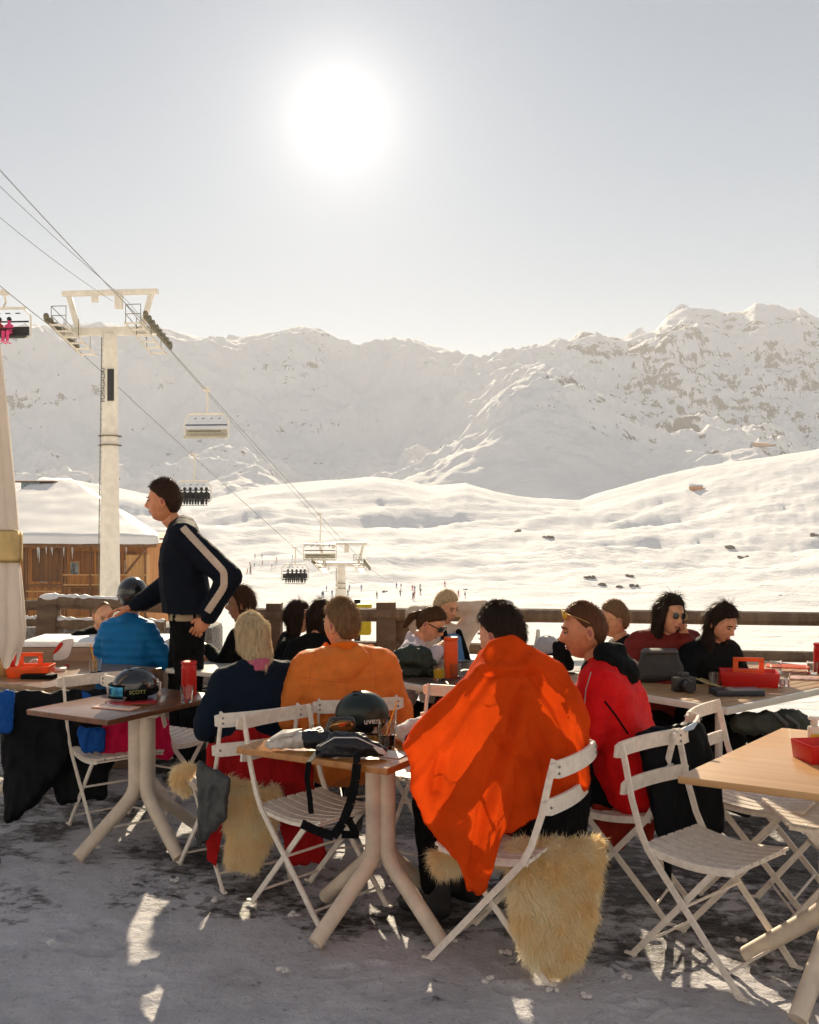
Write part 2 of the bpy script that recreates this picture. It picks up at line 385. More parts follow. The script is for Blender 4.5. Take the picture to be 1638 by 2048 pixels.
# ================================================================== terrace floor: planks under trampled snow
m = bpy.data.materials.new('trampled_snow'); m.use_nodes = True; N = m.node_tree.nodes; L = m.node_tree.links; b = N['Principled BSDF']
geo = N.new('ShaderNodeNewGeometry')
def noise(scale, detail=6, rough=.6, vec=None, dist=0):
    n = N.new('ShaderNodeTexNoise'); n.inputs['Scale'].default_value = scale; n.inputs['Detail'].default_value = detail; n.inputs['Roughness'].default_value = rough; n.inputs['Distortion'].default_value = dist
    L.new(vec or geo.outputs['Position'], n.inputs['Vector']); return n.outputs['Fac']
def math_(op, a, b_, c=None):
    n = N.new('ShaderNodeMath'); n.operation = op
    for k, v in enumerate((a, b_, c)):
        if v is None: continue
        if isinstance(v, (int, float)): n.inputs[k].default_value = v
        else: L.new(v, n.inputs[k])
    return n.outputs[0]
def mrange(v, a, b_, c=0, d=1):
    n = N.new('ShaderNodeMapRange'); n.inputs[1].default_value = a; n.inputs[2].default_value = b_; n.inputs[3].default_value = c; n.inputs[4].default_value = d; L.new(v, n.inputs[0]); return n.outputs[0]
def mixc(f, a, b_):
    n = N.new('ShaderNodeMix'); n.data_type = 'RGBA'
    if isinstance(f, float): n.inputs[0].default_value = f
    else: L.new(f, n.inputs[0])
    for k, v in ((6, a), (7, b_)):
        if isinstance(v, tuple): n.inputs[k].default_value = (*v, 1)
        else: L.new(v, n.inputs[k])
    return n.outputs[2]
mp = N.new('ShaderNodeMapping'); mp.inputs['Rotation'].default_value = (0, 0, R(14)); L.new(geo.outputs['Position'], mp.inputs[0])
sx = N.new('ShaderNodeSeparateXYZ'); L.new(mp.outputs[0], sx.inputs[0])
st = N.new('ShaderNodeMapping'); st.inputs['Scale'].default_value = (.9, 1.9, 1); L.new(mp.outputs[0], st.inputs[0])
sp = N.new('ShaderNodeSeparateXYZ'); L.new(geo.outputs['Position'], sp.inputs[0])
saw = math_('FRACT', math_('MULTIPLY', sx.outputs[1], 7.2), 0.0)
gap = math_('GREATER_THAN', saw, .93)
wear = math_('ADD', mrange(sp.outputs[1], 3.4, 4.3, -.17, .05), mrange(sp.outputs[0], -1.2, 1.3, -.06, .05))           # feet and chairs have cleared the boards among the tables
big = noise(1.1, 7, .62); fine = noise(5, 9, .72, st.outputs[0]); grit = noise(38, 6, .7)
scuff = noise(17, 6, .7); bare = math_('ADD', math_('ADD', math_('MULTIPLY', big, .9), math_('MULTIPLY', fine, .45)), math_('ADD', wear, math_('MULTIPLY', math_('SUBTRACT', scuff, .5), .45)))
bare = math_('ADD', bare, math_('MULTIPLY', gap, .03))
barem = mrange(bare, .675, .775)
snowc = mixc(mrange(noise(2.2, 8, .7), .35, .7), (.59, .575, .605), (.41, .395, .415))
snowc = mixc(mrange(grit, .56, .72), snowc, (.30, .27, .26))
wood = mixc(mrange(noise(9, 6, .6, st.outputs[0]), .3, .7), (.055, .042, .035), (.022, .018, .017))
wood = mixc(math_('MULTIPLY', mrange(fine, .55, .62), .5), wood, (.35, .32, .31))
wood = mixc(gap, wood, (.006, .005, .005))
L.new(mixc(barem, snowc, wood), b.inputs['Base Color'])
L.new(mixc(barem, (.75, .75, .75), (.4, .4, .4)), b.inputs['Roughness'])
b.inputs['Specular IOR Level'].default_value = .3
hgt = math_('SUBTRACT', math_('ADD', math_('MULTIPLY', noise(14, 10, .7), .5), math_('MULTIPLY', noise(70, 6, .6), .16)), math_('MULTIPLY', barem, .35))
bp = N.new('ShaderNodeBump'); bp.inputs['Strength'].default_value = .9; bp.inputs['Distance'].default_value = .045; L.new(hgt, bp.inputs['Height']); L.new(bp.outputs[0], b.inputs['Normal'])
xs = np.concatenate([np.linspace(-16, -4, 40), np.linspace(-3.95, 4, 420), np.linspace(4.1, 16, 40)]); ys = np.concatenate([np.linspace(-9, 1.5, 30), np.linspace(1.52, 5.5, 420), np.linspace(5.52, 8.15, 60)])
X, Y = np.meshgrid(xs, ys); P3 = np.stack([X.ravel(), Y.ravel(), 0 * X.ravel()], 1)
clear = sm((Y.ravel() - 3.4) / .9)
Zg = (fbm(P3 * 1.3 + 4, 4) * .018 + fbm(P3 * 7 + 1, 4, .6) * .011) * (1 - .65 * clear) - .012
g = np.random.default_rng(77); xf, yf = X.ravel(), Y.ravel()                   # boot prints pressed into the snow
for k in range(90):
    cx_, cy_, a = g.uniform(-2.4, 2.4), g.uniform(2.2, 5.2), g.normal(.4, 1.1) ; q = np.nonzero((abs(xf - cx_) < .25) & (abs(yf - cy_) < .25))[0]
    if not len(q): continue
    dx, dy = xf[q] - cx_, yf[q] - cy_; lx, ly = dx * math.cos(a) + dy * math.sin(a), -dx * math.sin(a) + dy * math.cos(a)
    for (oy, wx_, wy_) in ((.05, .052, .085), (-.10, .040, .045)):
        r_ = np.sqrt((lx / wx_) ** 2 + ((ly - oy) / wy_) ** 2); dep = g.uniform(.003, .009) * (1 - .5 * (cy_ > 4.2))
        Zg[q] += -dep * (1 - sm((r_ - .75) / .35)) + dep * .55 * np.exp(-((r_ - 1.25) / .2) ** 2) - .0025 * np.cos(ly * 260) * (r_ < .8)
mb = MB(); mb.sheet(np.stack([X, Y, Zg.reshape(X.shape)], 2))
tag(part('terrace_floor', mb, m, angle=None), kind='structure')
mb = MB(); mb.box((0, -.4, -1.03), (32, 17, 1.9))
tag(part('terrace_base', mb, mat('deck_wood', (.12, .08, .05), .8), smooth=False), kind='structure')

# ================================================================== air
if HAZE > 0:
    mb = MB(); mb.box((0, 1700, 330), (9200, 5800, 760))
    hz = part('haze', mb, [], smooth=False); tag(hz, kind='stuff')
    hm = bpy.data.materials.new('haze'); hm.use_nodes = True; n = hm.node_tree; n.nodes.remove(n.nodes['Principled BSDF'])
    pv = n.nodes.new('ShaderNodeVolumePrincipled'); pv.inputs['Color'].default_value = (.95, .94, .96, 1); pv.inputs['Density'].default_value = HAZE; pv.inputs['Anisotropy'].default_value = .1
    n.links.new(pv.outputs[0], n.nodes['Material Output'].inputs['Volume']); hz.data.materials.clear(); hz.data.materials.append(hm)
# ================================================================== chairlift
steel = mat('lift_paint', (.82, .76, .66), .45, .1, var=.08, vscale=2)
steel_dark = mat('lift_dark', (.22, .19, .12), .5, .5, var=.2)
cable = mat('lift_cable', (.30, .29, .29), .5, .6)
black = mat('matte_black', (.012, .013, .015), .6, var=.2)
seatpad = mat('seat_pad', (.025, .022, .02), .6)
def text_mesh(s, size, depth, name, m, parent, M):
    cu = bpy.data.curves.new('tmp_txt', 'FONT'); cu.body = s; cu.size = size; cu.extrude = depth; cu.align_x = 'CENTER'; cu.align_y = 'CENTER'
    o = bpy.data.objects.new('tmp_txt', cu); COL.objects.link(o); dg = bpy.context.evaluated_depsgraph_get()
    me = bpy.data.meshes.new_from_object(o.evaluated_get(dg)); bpy.data.objects.remove(o); bpy.data.curves.remove(cu)
    me.materials.clear(); me.transform(M); return link(name, me, m, parent, smooth=False)

def pylon(top, base_z, arm, rz, label, tilt=R(-14)):
    """T-shaped lift tower: top = centre of the rope beam"""
    t = empty('lift_pylon', (top.x, top.y, base_z), rz, label, 'lift pylon', 'chairlift pylons')
    h = top.z - base_z
    mb = MB(); mb.lathe([(.62, 0), (.60, 2), (.60, 2.02), (.50, h * .62), (.50, h * .62 + .02), (.42, h - .3), (.42, h - .2)], 24)
    ms = part('mast', mb, steel, t, angle=30)
    mb = MB()
    for z in np.arange(.6, h - .6, .32): mb.bar((-.62 + z * .014, -.26, z), (-.62 + z * .014, .1, z), .03, .03)
    for y in (-.26, .1): mb.bar((-.66, y, .2), (-.66 + h * .014, y, h - .4), .04, .04)
    for z in (h * .62, h * .62 + .55):
        mb.lathe([(.62, z), (.62, z + .05), (.70, z + .05), (.70, z)], 20)
    part('ladder', mb, steel_dark, ms)
    mb = MB(); mb.box((0, 0, h - .05), (arm * 1.0, .45, .42)); mb.box((0, 0, h + .18), (arm * 1.02, .5, .05))
    part('crossarm', mb, steel, t, bevel=.03)
    mb = MB(); mb.bar((-arm * .33, 0, h + .1), (-arm * .43, 0, h + 2.2), .28, .28, up=(1, 0, 0)); mb.bar((arm * .33, 0, h + .1), (arm * .43, 0, h + 2.2), .28, .28, up=(1, 0, 0))
    mb.box((0, 0, h + 2.3), (arm * .99, .34, .3)); mb.box((.6, -.1, h + 1.75), (.45, .3, .9)); mb.box((-.9, -.1, h + 1.95), (.35, .25, .45))
    part('lifting_frame', mb, steel, t, bevel=.02)
    for s in (-1, 1):
        x = s * arm * .5
        w_ = empty('sheave_train', (x, 0, h - .25)); w_.parent = t
        dirv = np.array((0, math.cos(tilt), math.sin(tilt)))
        mb = MB(); mb.bar(-dirv * 2.2 + (0, 0, .05), dirv * 2.2 + (0, 0, .05), .14, .2)
        for k in range(8):
            c = dirv * (-2.1 + .6 * k) + (0, 0, .22); mb.tube([c - (.07, 0, 0), c + (.07, 0, 0)], .24, 14)
        part('sheaves', mb, steel_dark, w_, smooth=False)
        mb = MB(); sx_ = -s * .75
        for k in range(6):
            c = dirv * (-2.1 + .85 * k) + (sx_, 0, -.25); mb.box(c, (.95, .36, .05))
        for q in (-.45, .45): mb.bar(-dirv * 2.3 + (sx_ + q, 0, -.28), dirv * 2.3 + (sx_ + q, 0, -.28), .05, .12)
        part('catwalk', mb, steel, w_, smooth=False)
        mb = MB()
        for q in (-.45, .45):
            for k in (0, 2, 4):
                c = dirv * (-2.1 + .85 * k) + (sx_ + q, 0, -.25); mb.tube([c, c + (0, 0, 1.1)], .022, 6)
        for zz in (.55, 1.1):
            mb.tube([(sx_ - .45, -2.1 * dirv[1], -2.1 * dirv[2] - .25 + zz), (sx_ - .45, 1.3 * dirv[1], 1.3 * dirv[2] - .25 + zz)], .022, 6)
            mb.tube([(sx_ + .45, -2.1 * dirv[1], -2.1 * dirv[2] - .25 + zz), (sx_ - .45, -2.1 * dirv[1], -2.1 * dirv[2] - .25 + zz)], .022, 6)
        part('handrail', mb, steel_dark, w_, smooth=False)
    return t, h
TOPA = at(220, 662, 60); TOPB = at(683, 1128, 112)
rzl = math.atan2(-(TOPB.x - TOPA.x), TOPB.y - TOPA.y)
pa, ha = pylon(TOPA, tz(TOPA.x, TOPA.y) - .3, 6.0, rzl * .55, 'tall white lift pylon standing beside the wooden chalet')
pb, hb = pylon(TOPB, tz(TOPB.x, TOPB.y) - .3, 5.8, rzl * .55, 'smaller white lift pylon standing further down the slope')
# number plate and vertical lettering on the near mast
mb = MB(); mb.box((.24, -.475, ha - 3.3), (.40, .05, 1.9)); part('dark_plate', mb, mat('plate_black', (.02, .02, .022), .5), pa, smooth=False)
mb = MB(); mb.box((.2, -.545, hb - 5.0), (.40, .05, 1.9)); part('dark_plate', mb, MATS['plate_black'], pb, smooth=False)
text_mesh('POMAGALSKI', .34, .01, 'lettering', MATS['plate_black'], pa, Matrix.Translation((-.24, -.47, ha - 3.3)) @ Matrix.Rotation(R(90), 4, 'X') @ Matrix.Rotation(R(90), 4, 'Z'))

def sag(a, b, s, n=24):
    a, b = Vector(a), Vector(b); return [a.lerp(b, t) - Vector((0, 0, s * 4 * t * (1 - t))) for t in np.linspace(0, 1, n)]
LA, RA = at(122, 668, 60), at(316, 672, 60)
LB, RB = at(632, 1133, 112), at(732, 1130, 112)
endL, endR = at(760, 1170, 190), at(800, 1168, 190)
ropes = [([at(-420, 190, 30)] + sag(at(-420, 190, 30), LA, .3)[1:] + sag(LA, LB, .15)[1:] + sag(LB, endL, .5)[1:], 'left haul rope of the chairlift running down past the near pylon'),
         ([at(-420, -132, 30)] + sag(at(-420, -132, 30), RA, .3)[1:] + sag(RA, RB, .15)[1:] + sag(RB, endR, .5)[1:], 'right haul rope of the chairlift carrying the empty chairs'),
         (sag(at(-420, -40, 30), at(255, 602, 60), .3) + sag(at(255, 602, 60), at(690, 1100, 112), .15)[1:], 'thin signal cable slung over the top beam of the lift pylon'),
         (sag(at(-420, 60, 30), at(225, 602, 60), .5), 'faintest thin cable, lowest of the three above the pylon')]
for k, (p, lb) in enumerate(ropes):
    mb = MB(); mb.tube([tuple(q) for q in p], .024 if k < 2 else .016, 6); o = part('lift_cable', mb, cable); tag(o, lb, 'cable')

def lift_chair(loc, rz, wdt, label, riders=0, bubble=False, hang=2.4):
    t = empty('lift_chair', loc, rz, label, 'lift chair', 'chairs hanging from the lift')
    W = wdt / 2
    mb = MB(); mb.tube([(0, .1, 0), (0, .25, -.3), (0, .3, -hang * .6), (0, .05, -hang)], .06, 8); mb.box((0, .05, 0), (.35, .55, .22))
    part('hanger', mb, steel, t)
    mb = MB(); z0 = -hang; z1 = z0 - 1.75
    fr = [(-.2, 0, z0), (-W + .35, 0, z0 - .12), (-W, 0, z0 - .5), (-W, 0, z1 + .2), (-W + .12, -.35, z1)]
    mb.tube(fr, .045, 8); mb.tube([(-x, y, z) for x, y, z in fr], .045, 8); mb.bar((-W + .3, 0, z0 - .06), (W - .3, 0, z0 - .06), .12, .12)
    mb.tube([(-W, 0, z1 + .12), (W, 0, z1 + .12)], .04, 8)
    part('frame', mb, steel, t)
    light = mat('pale_seat', (.5, .46, .36), .6); pad = light if not riders else seatpad
    mb = MB(); mb.box((0, -.28, z1 + .1), (wdt - .2, .5, .1)); part('seat', mb, pad, t, bevel=.03)
    mb = MB(); mb.box((0, .02, z1 + .45), (wdt - .2, .1, .48)); part('backrest', mb, pad, t, bevel=.03)
    mb = MB(); mb.tube([(-W + .1, -.05, z1 + .95), (W - .1, -.05, z1 + .95)], .045, 8); mb.tube([(-W + .4, -.5, z1 + .5), (W - .4, -.5, z1 + .5)], .03, 8)
    for k in range(4): mb.tube([(-W * .55 + k * wdt * .18, -.05, z0 - .35), (-W * .5 + k * wdt * .18, -.4, z0 - .42), (-W * .45 + k * wdt * .18, -.05, z0 - .35)], .03, 6)
    part('safety_bar', mb, black, t)
    if bubble:
        G = [[(x, -.15 - .75 * math.sin(a) * .9, z0 - .2 + .35 * math.cos(a) - .25) for x in np.linspace(-W + .05, W - .05, 10)] for a in np.linspace(-.6, 1.2, 8)]
        mb = MB(); mb.sheet(G); part('bubble_cover', mb, mat('bubble', (.75, .62, .45), .2, trans=.5, var=.02), t)
    return t
rope_at = lambda A, B, px: (lambda t: A.lerp(B, (t / B.y) / ((1 - t) / A.y + t / B.y)))((px - (CX + F * A.x / A.y)) / ((F * B.x / B.y) - (F * A.x / A.y)))
c_ = [lift_chair(rope_at(RA, RB, 413), rzl * .4, 3.05, 'empty cream lift chair with a row of headrest loops, nearest behind the near pylon', 0, hang=1.6),
      lift_chair(rope_at(LA, LB, 387), rzl * .4, 2.85, 'dark lift chair full of riders seen just right of the standing waiter', 6, hang=2.0),
      lift_chair(rope_at(RA, RB, 640), rzl * .4, 3.1, 'pale lift chair with its bubble closed above the lower pylon', 0, True, hang=2.6),
      lift_chair(rope_at(LA, LB, 590), rzl * .4, 2.8, 'small dark lift chair with riders left of the lower pylon', 6, hang=1.7),
      lift_chair(at(6, 585, 54), rzl * .4, 3.1, 'lift chair cut by the left edge of the picture with pink rider', 3, hang=.8)]
for o in c_: o.rotation_euler.z = rzl * .4 + R(180) * 0

# riders on the occupied chairs
def tiny_seated(loc, rz, m_top, m_leg, m_head, label, group):
    t = empty('person', loc, rz, label, 'person', group)
    mb = MB(); mb.hull([(0, 0, .15, .14), (0, .02, .5, .17)]); mb.ell((0, .0, .82), (.1, .11, .13)); mb.tube([(0, 0, .6), (0, 0, .8)], .06)
    for s in (-1, 1):
        mb.tube([(s * .18, 0, .55), (s * .24, -.1, .3), (s * .12, -.35, .35)], [.06, .05, .04]); mb.tube([(s * .1, 0, .1), (s * .12, -.42, .1), (s * .12, -.45, -.35)], [.09, .08, .05])
    body = link('body', fuse(mb, .04, 1), m_top, t)
    mb = MB(); mb.ell((0, 0, .86), (.125, .14, .13)); part('helmet', mb, m_head, t)
    mb = MB()
    for s in (-1, 1): mb.tube([(s * .1, -.05, .1), (s * .12, -.43, .1), (s * .12, -.46, -.4)], [.11, .1, .07]); mb.box((s * .12, -.7, -.47), (.09, 1.3, .03))
    part('ski_trousers', mb, m_leg, t)
    return t
tops = [mat('rider_navy', (.02, .03, .08), .7), mat('rider_black', (.015, .015, .018), .7), mat('rider_red', (.35, .03, .03), .7), mat('rider_pink', (.8, .06, .22), .7)]
for ci, (ch, xs_, g) in enumerate([(c_[1], (-1.1, -.65, -.2, .25, .7, 1.1), 'riders on the dark chair beside the waiter'), (c_[3], (-.7, -.25, .2, .65, 1.05), 'riders on the small dark chair by the lower pylon'), (c_[4], (-.1, .45), None)]):
    for k, x in enumerate(xs_):
        hang = {1: 1.6, 0: 2.0}.get(ci, 0); z1 = -([2.0, 1.7, .8][ci]) - 1.75 + .2
        M = Matrix.Rotation(ch.rotation_euler.z, 3, 'Z') @ Vector((x, -.2, z1))
        t = tiny_seated(ch.location + M, ch.rotation_euler.z, tops[1] if (ci < 2) else tops[[2, 3][k]], tops[1] if ci < 2 else tops[[0, 3][k]], tops[1], 'skier in dark clothes riding on this chair' if ci < 2 else ['skier in dark red jacket on the chair at the left edge', 'skier in bright pink trousers on the chair at the left edge'][k], g)
        if ci == 0: t['label'] = 'skier in dark clothes sitting in the row on the chair beside the waiter'
        if ci == 1: t['label'] = 'skier in dark clothes sitting on the small chair left of the lower pylon'

# ================================================================== wooden chalet behind the terrace
def boards(key, c1, c2, sc=(5, 5, .3)): return mat(key, c1, .7, var=0, col2=c2, wave=sc)
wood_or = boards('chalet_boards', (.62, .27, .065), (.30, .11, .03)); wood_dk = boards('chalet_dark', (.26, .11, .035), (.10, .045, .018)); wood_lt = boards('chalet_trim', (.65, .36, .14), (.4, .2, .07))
D0 = 80.0; X0 = (-70 - CX) / F * D0; X1 = (292 - CX) / F * D0; GZ = tz(-24, 80) - 1.0; EZ = EYE - 38 / F * D0
ch = empty('chalet', ((X0 + X1) / 2, D0 + 5, GZ), 0, 'brown wooden chalet with balconies under a thick snow covered roof', 'chalet')
cx, cy, cz = ch.location; hx = (X1 - X0) / 2; EH = EZ - GZ
W = lambda px, y=D0: (px - CX) / F * y - cx
Zp = lambda py, y=D0: EYE - (py - HY) / F * y - GZ
mb = MB(); mb.box((0, 1.2, EH / 2), (2 * hx - .6, 9.4, EH)); part('wall', mb, wood_or, ch, smooth=False)
mb = MB()                                                        # projecting bays and posts
for px in (44, 50, 121, 128, 178, 288): mb.box((W(px), -4.6, EH / 2), (.16, .16, EH))
for py in (1172, 1237): mb.box((0, -4.5, Zp(py)), (2 * hx, .25, .22))
mb.bar((W(246), -4.6, Zp(1150)), (W(296), -5.2, Zp(1094)), .14, .14)
part('timber_frame', mb, wood_dk, ch, smooth=False)
mb = MB(); mb.box((W(84), -3.6, Zp(1132)), (2.6, .2, 2.6)); part('shade_panel', mb, wood_dk, ch, smooth=False)  # dark panel on the wall face, standing in for balcony shade
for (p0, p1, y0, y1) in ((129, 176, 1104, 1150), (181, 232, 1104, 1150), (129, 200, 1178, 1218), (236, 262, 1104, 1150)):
    mb = MB(); mb.box(((W(p0) + W(p1)) / 2, -3.52, (Zp(y0) + Zp(y1)) / 2), (W(p1) - W(p0), .1, Zp(y0) - Zp(y1))); part('shade_panel', mb, mat('chalet_shade', (.36, .14, .035), .7, var=0, col2=(.14, .05, .015), wave=(5, 5, .3)), ch, smooth=False)  # flat darker boards: shade behind the railings put into the colour
mb = MB(); mb.box((W(268), -3.9, Zp(1165)), (1.6, 1.2, 4.4)); part('light_bay', mb, wood_lt, ch, smooth=False)
for (p0, p1, pt, pbm) in ((124, 176, 1150, 1172), (180, 232, 1150, 1172), (50, 120, 1183, 1200), (124, 200, 1217, 1237), (235, 292, 1150, 1172)):
    mb = MB(); a, b_ = W(p0), W(p1); zt, zb = Zp(pt), Zp(pbm)
    mb.bar((a, -4.75, zt), (b_, -4.75, zt), .1, .1); mb.bar((a, -4.75, zb + .08), (b_, -4.75, zb + .08), .1, .1)
    for x in np.arange(a + .08, b_, .15): mb.bar((x, -4.75, zb), (x, -4.75, zt), .05, .07)
    part('balcony_railing', mb, wood_lt, ch, smooth=False)
for (p0, p1, y0, y1) in ((130, 146, 1126, 1150), (240, 256, 1124, 1148), (130, 148, 1190, 1212), (66, 82, 1130, 1166)):
    mb = MB(); a, b_ = W(p0), W(p1); mb.box(((a + b_) / 2, -3.60, (Zp(y0) + Zp(y1)) / 2), (b_ - a + .16, .08, Zp(y0) - Zp(y1) + .16)); wf = part('window', mb, wood_lt, ch, smooth=False)
    mb = MB(); mb.box(((a + b_) / 2, -3.66, (Zp(y0) + Zp(y1)) / 2), (b_ - a, .04, Zp(y0) - Zp(y1))); part('pane', mb, mat('chalet_glass', (.30, .33, .34), .08, spec=.8, var=.5, vscale=2), wf, smooth=False)
# roof: eave to ridge, hipped at the right
RZ = Zp(968, 102); ez = EH
ov = .9
e0, e1, e2 = -hx - 2, hx + ov, 6.8
roofV = [(e0, -5.6, ez), (e1 + .1, -5.6, ez), (2.2, 19, ez), (e0, 19, ez), (e0, 17, RZ), (W(140, 102), 17, RZ)]
def roof_mb(dz, grow):
    V = [(x + (grow if x > e0 else 0) * (1 if i in (1,) else 0), y - (grow if i in (0, 1) else -grow if i in (2, 3) else 0), z + dz) for i, (x, y, z) in enumerate(roofV)]
    return V
mb = MB(); lo = roof_mb(-.25, 0); hi = roof_mb(0, 0); mb.add(lo + hi, [(0, 1, 5, 4), (1, 2, 5), (2, 3, 4, 5), (6, 7, 11, 10), (7, 8, 11), (8, 9, 10, 11), (0, 1, 7, 6), (1, 2, 8, 7), (2, 3, 9, 8), (0, 4, 10, 6), (4, 3, 9, 10)])
rf = part('roof', mb, wood_dk, ch, smooth=False)
roof_snow = mat('roof_snow', (.80, .79, .80), .6, var=.03, vscale=.4, bump=.3, bscale=1.5)
lo = roof_mb(.02, .18); hi = roof_mb(.62, .10); mb = MB(); mb.add(lo + hi, [(0, 1, 5, 4), (1, 2, 5), (2, 3, 4, 5), (6, 7, 11, 10), (7, 8, 11), (8, 9, 10, 11), (0, 1, 7, 6), (1, 2, 8, 7), (2, 3, 9, 8), (0, 4, 10, 6), (4, 3, 9, 10)])
me = mb.mesh('snow_cover'); bm = bmesh.new(); bm.from_mesh(me); bmesh.ops.subdivide_edges(bm, edges=bm.edges, cuts=22, use_grid_fill=True); bm.to_mesh(me); bm.free()
V, N_ = mesh_pts(me); V2 = V + N_ * (fbm(V * .35, 4) * .12)[:, None]; me.vertices.foreach_set('co', V2.ravel()); link('snow_cover', me, roof_snow, rf)
mb = MB(); g = np.random.default_rng(5)
for x in np.arange(W(44), W(300), .22):
    mb.tube([(x, -5.45, ez - .05), (x, -5.45, ez - .05 - g.uniform(.1, .28))], [.045, .005], 5)
for px, L_ in ((82, 1.5), (79, 1.1), (96, .8), (108, .9), (131, 1.0), (148, 1.2), (106, .6), (255, .8)):
    mb.tube([(W(px), -5.4, ez), (W(px), -5.4, ez - L_ * .5), (W(px), -5.4, ez - L_)], [.09, .05, .01], 6)
part('icicles', mb, mat('ice', (.8, .82, .82), .15, trans=.4, var=.02), ch)
mb = MB(); dq = 100.; mb.box((W(67, dq), dq - cy, Zp(976, dq)), (1.9, 1.6, 1.3)); sk = part('roof_box', mb, mat('teal_glass', (.10, .20, .24), .15, spec=.9, var=.3, vscale=1), ch, bevel=.08)
mb = MB(); mb.box((W(66, dq), dq - cy, Zp(964, dq) + .02), (5, 2, .1)); part('roof_box_cap', mb, wood_dk, ch, smooth=False)
# gable of the building behind
ch2 = empty('gabled_wing', ((305 - CX) / F * 96, 99, tz(-24, 96) - 1), 0, 'small wooden gable peeking out just right of the chalet roof', 'building')
h2 = EYE - (1098 - HY) / F * 96 - ch2.location.z
mb = MB(); mb.box((0, 0, h2 / 2), (2.6, 5, h2)); part('wall', mb, wood_or, ch2, smooth=False)
mb = MB(); mb.add([(-2.2, -3.2, h2 + .9), (2.4, -3.2, h2 + .9), (2.4, 3.2, h2 + 1.3), (-2.2, 3.2, h2 + 1.3), (-2.2, -3.2, h2 + 1.05), (2.4, -3.2, h2 + 1.05), (2.4, 3.2, h2 + 1.6), (-2.2, 3.2, h2 + 1.6)], [(0, 3, 2, 1), (4, 5, 6, 7), (0, 1, 5, 4), (1, 2, 6, 5), (2, 3, 7, 6), (3, 0, 4, 7)]); rr = part('roof', mb, wood_dk, ch2, smooth=False)
mb = MB(); mb.bar((-.9, -2.7, h2 - .4), (1.6, -2.7, h2 + 1.0), .14, .14); part('brace', mb, wood_lt, ch2, smooth=False)

# far huts and boulders on the snowfield
def hut(px, py, d, wd, ht, label):
    x = (px - CX) / F * d; z = tz(x, d); t = empty('mountain_hut', (x, d, z - ht * .2), R(10), label, 'hut')
    mb = MB(); mb.box((0, 0, ht * .5), (wd, wd * .5, ht)); part('wall', mb, wood_or, t, smooth=False)
    mb = MB(); mb.box((wd * .7, 0, ht * .3), (wd * .6, wd * .4, ht * .6)); part('annex', mb, wood_dk, t, smooth=False)
    mb = MB(); mb.add([(-wd * .55, -wd * .3, ht), (wd * .55, -wd * .3, ht), (wd * .55, wd * .3, ht), (-wd * .55, wd * .3, ht), (-wd * .55, 0, ht * 1.45), (wd * .55, 0, ht * 1.45)], [(0, 1, 5, 4), (2, 3, 4, 5), (0, 4, 3), (1, 2, 5), (0, 3, 2, 1)]); part('roof', mb, roof_snow, t, smooth=False)
def find_d(px, py, r0, r1):
    """distance at which the ray through a pixel meets the snow"""
    d = np.linspace(r0, r1, 900); x = (px - CX) / F * d; z = terrain_z(x, d); zr = EYE - (py - HY) / F * d
    k = np.nonzero(z >= zr)[0]; return float(d[k[0]]) if len(k) else float((r0 + r1) / 2)
hut(1392, 978, find_d(1392, 980, 250, 1000), 9, 3.4, 'small wooden hut alone on the bright snowfield at right')
hut(1518, 890, find_d(1518, 892, 1000, 1900), 26, 4.5, 'long low brown hut high up beneath the rocky ridge')
rock_m = mat('boulder', (.16, .13, .11), .85, var=.3, vscale=3, bump=.6, bscale=6)
for k, (px, py, s) in enumerate([(1256, 1153, 1.1), (1210, 1174, 1.5), (1240, 1176, 1.2), (1269, 1174, 1.1), (1178, 1156, 1.2), (1450, 1095, 1.6), (1485, 1116, 1.1), (1625, 1072, 1.3), (1455, 1330, .10), (930, 1180, .5), (1095, 1076, 1.2), (1560, 1192, .35), (770, 1184, .6), (1030, 1064, 1.2)]):
    d = find_d(px, py, 9, 1000); x = (px - CX) / F * d; z = tz(x, d)
    mb = MB(); g = np.random.default_rng(k); s_ = s * d / 250 if py < 1300 else s
    for q in range(5): mb.ell((g.uniform(-1.0, 1.0) * s_, g.uniform(-.5, .5) * s_, g.uniform(-.1, .25) * s_), (g.uniform(.3, .8) * s_, g.uniform(.4, .7) * s_, g.uniform(.2, .42) * s_), nu=10, nv=7, rot=(g.uniform(-.4, .4), g.uniform(-.4, .4), g.uniform(0, 3)))
    o = part('boulder', mb, rock_m, loc=(x, d, z)); tag(o, ['brown boulder, upper right of the boulder cluster above the dark haired women', 'brown flat boulder at the left of the cluster above the dark haired women', 'grey boulder in the middle of the cluster above the dark haired women', 'brown boulder at the lower right of the boulder cluster', 'snow dusted boulder left of the boulder cluster', 'pale boulder high on the snow at the right', 'small dark boulder below the pale one at right', 'small boulder at the right edge of the snowfield', 'tiny dark stone in the snow just below the top fence rail', 'small stone in the snow above the ponytailed woman', 'small stone in the middle of the bright slope', 'tiny stone in the snow near the right fence', 'tiny stone beside the yellow safety padding', 'faint stone below the sunlit crest'][k], 'boulder', 'boulders poking through the snow')

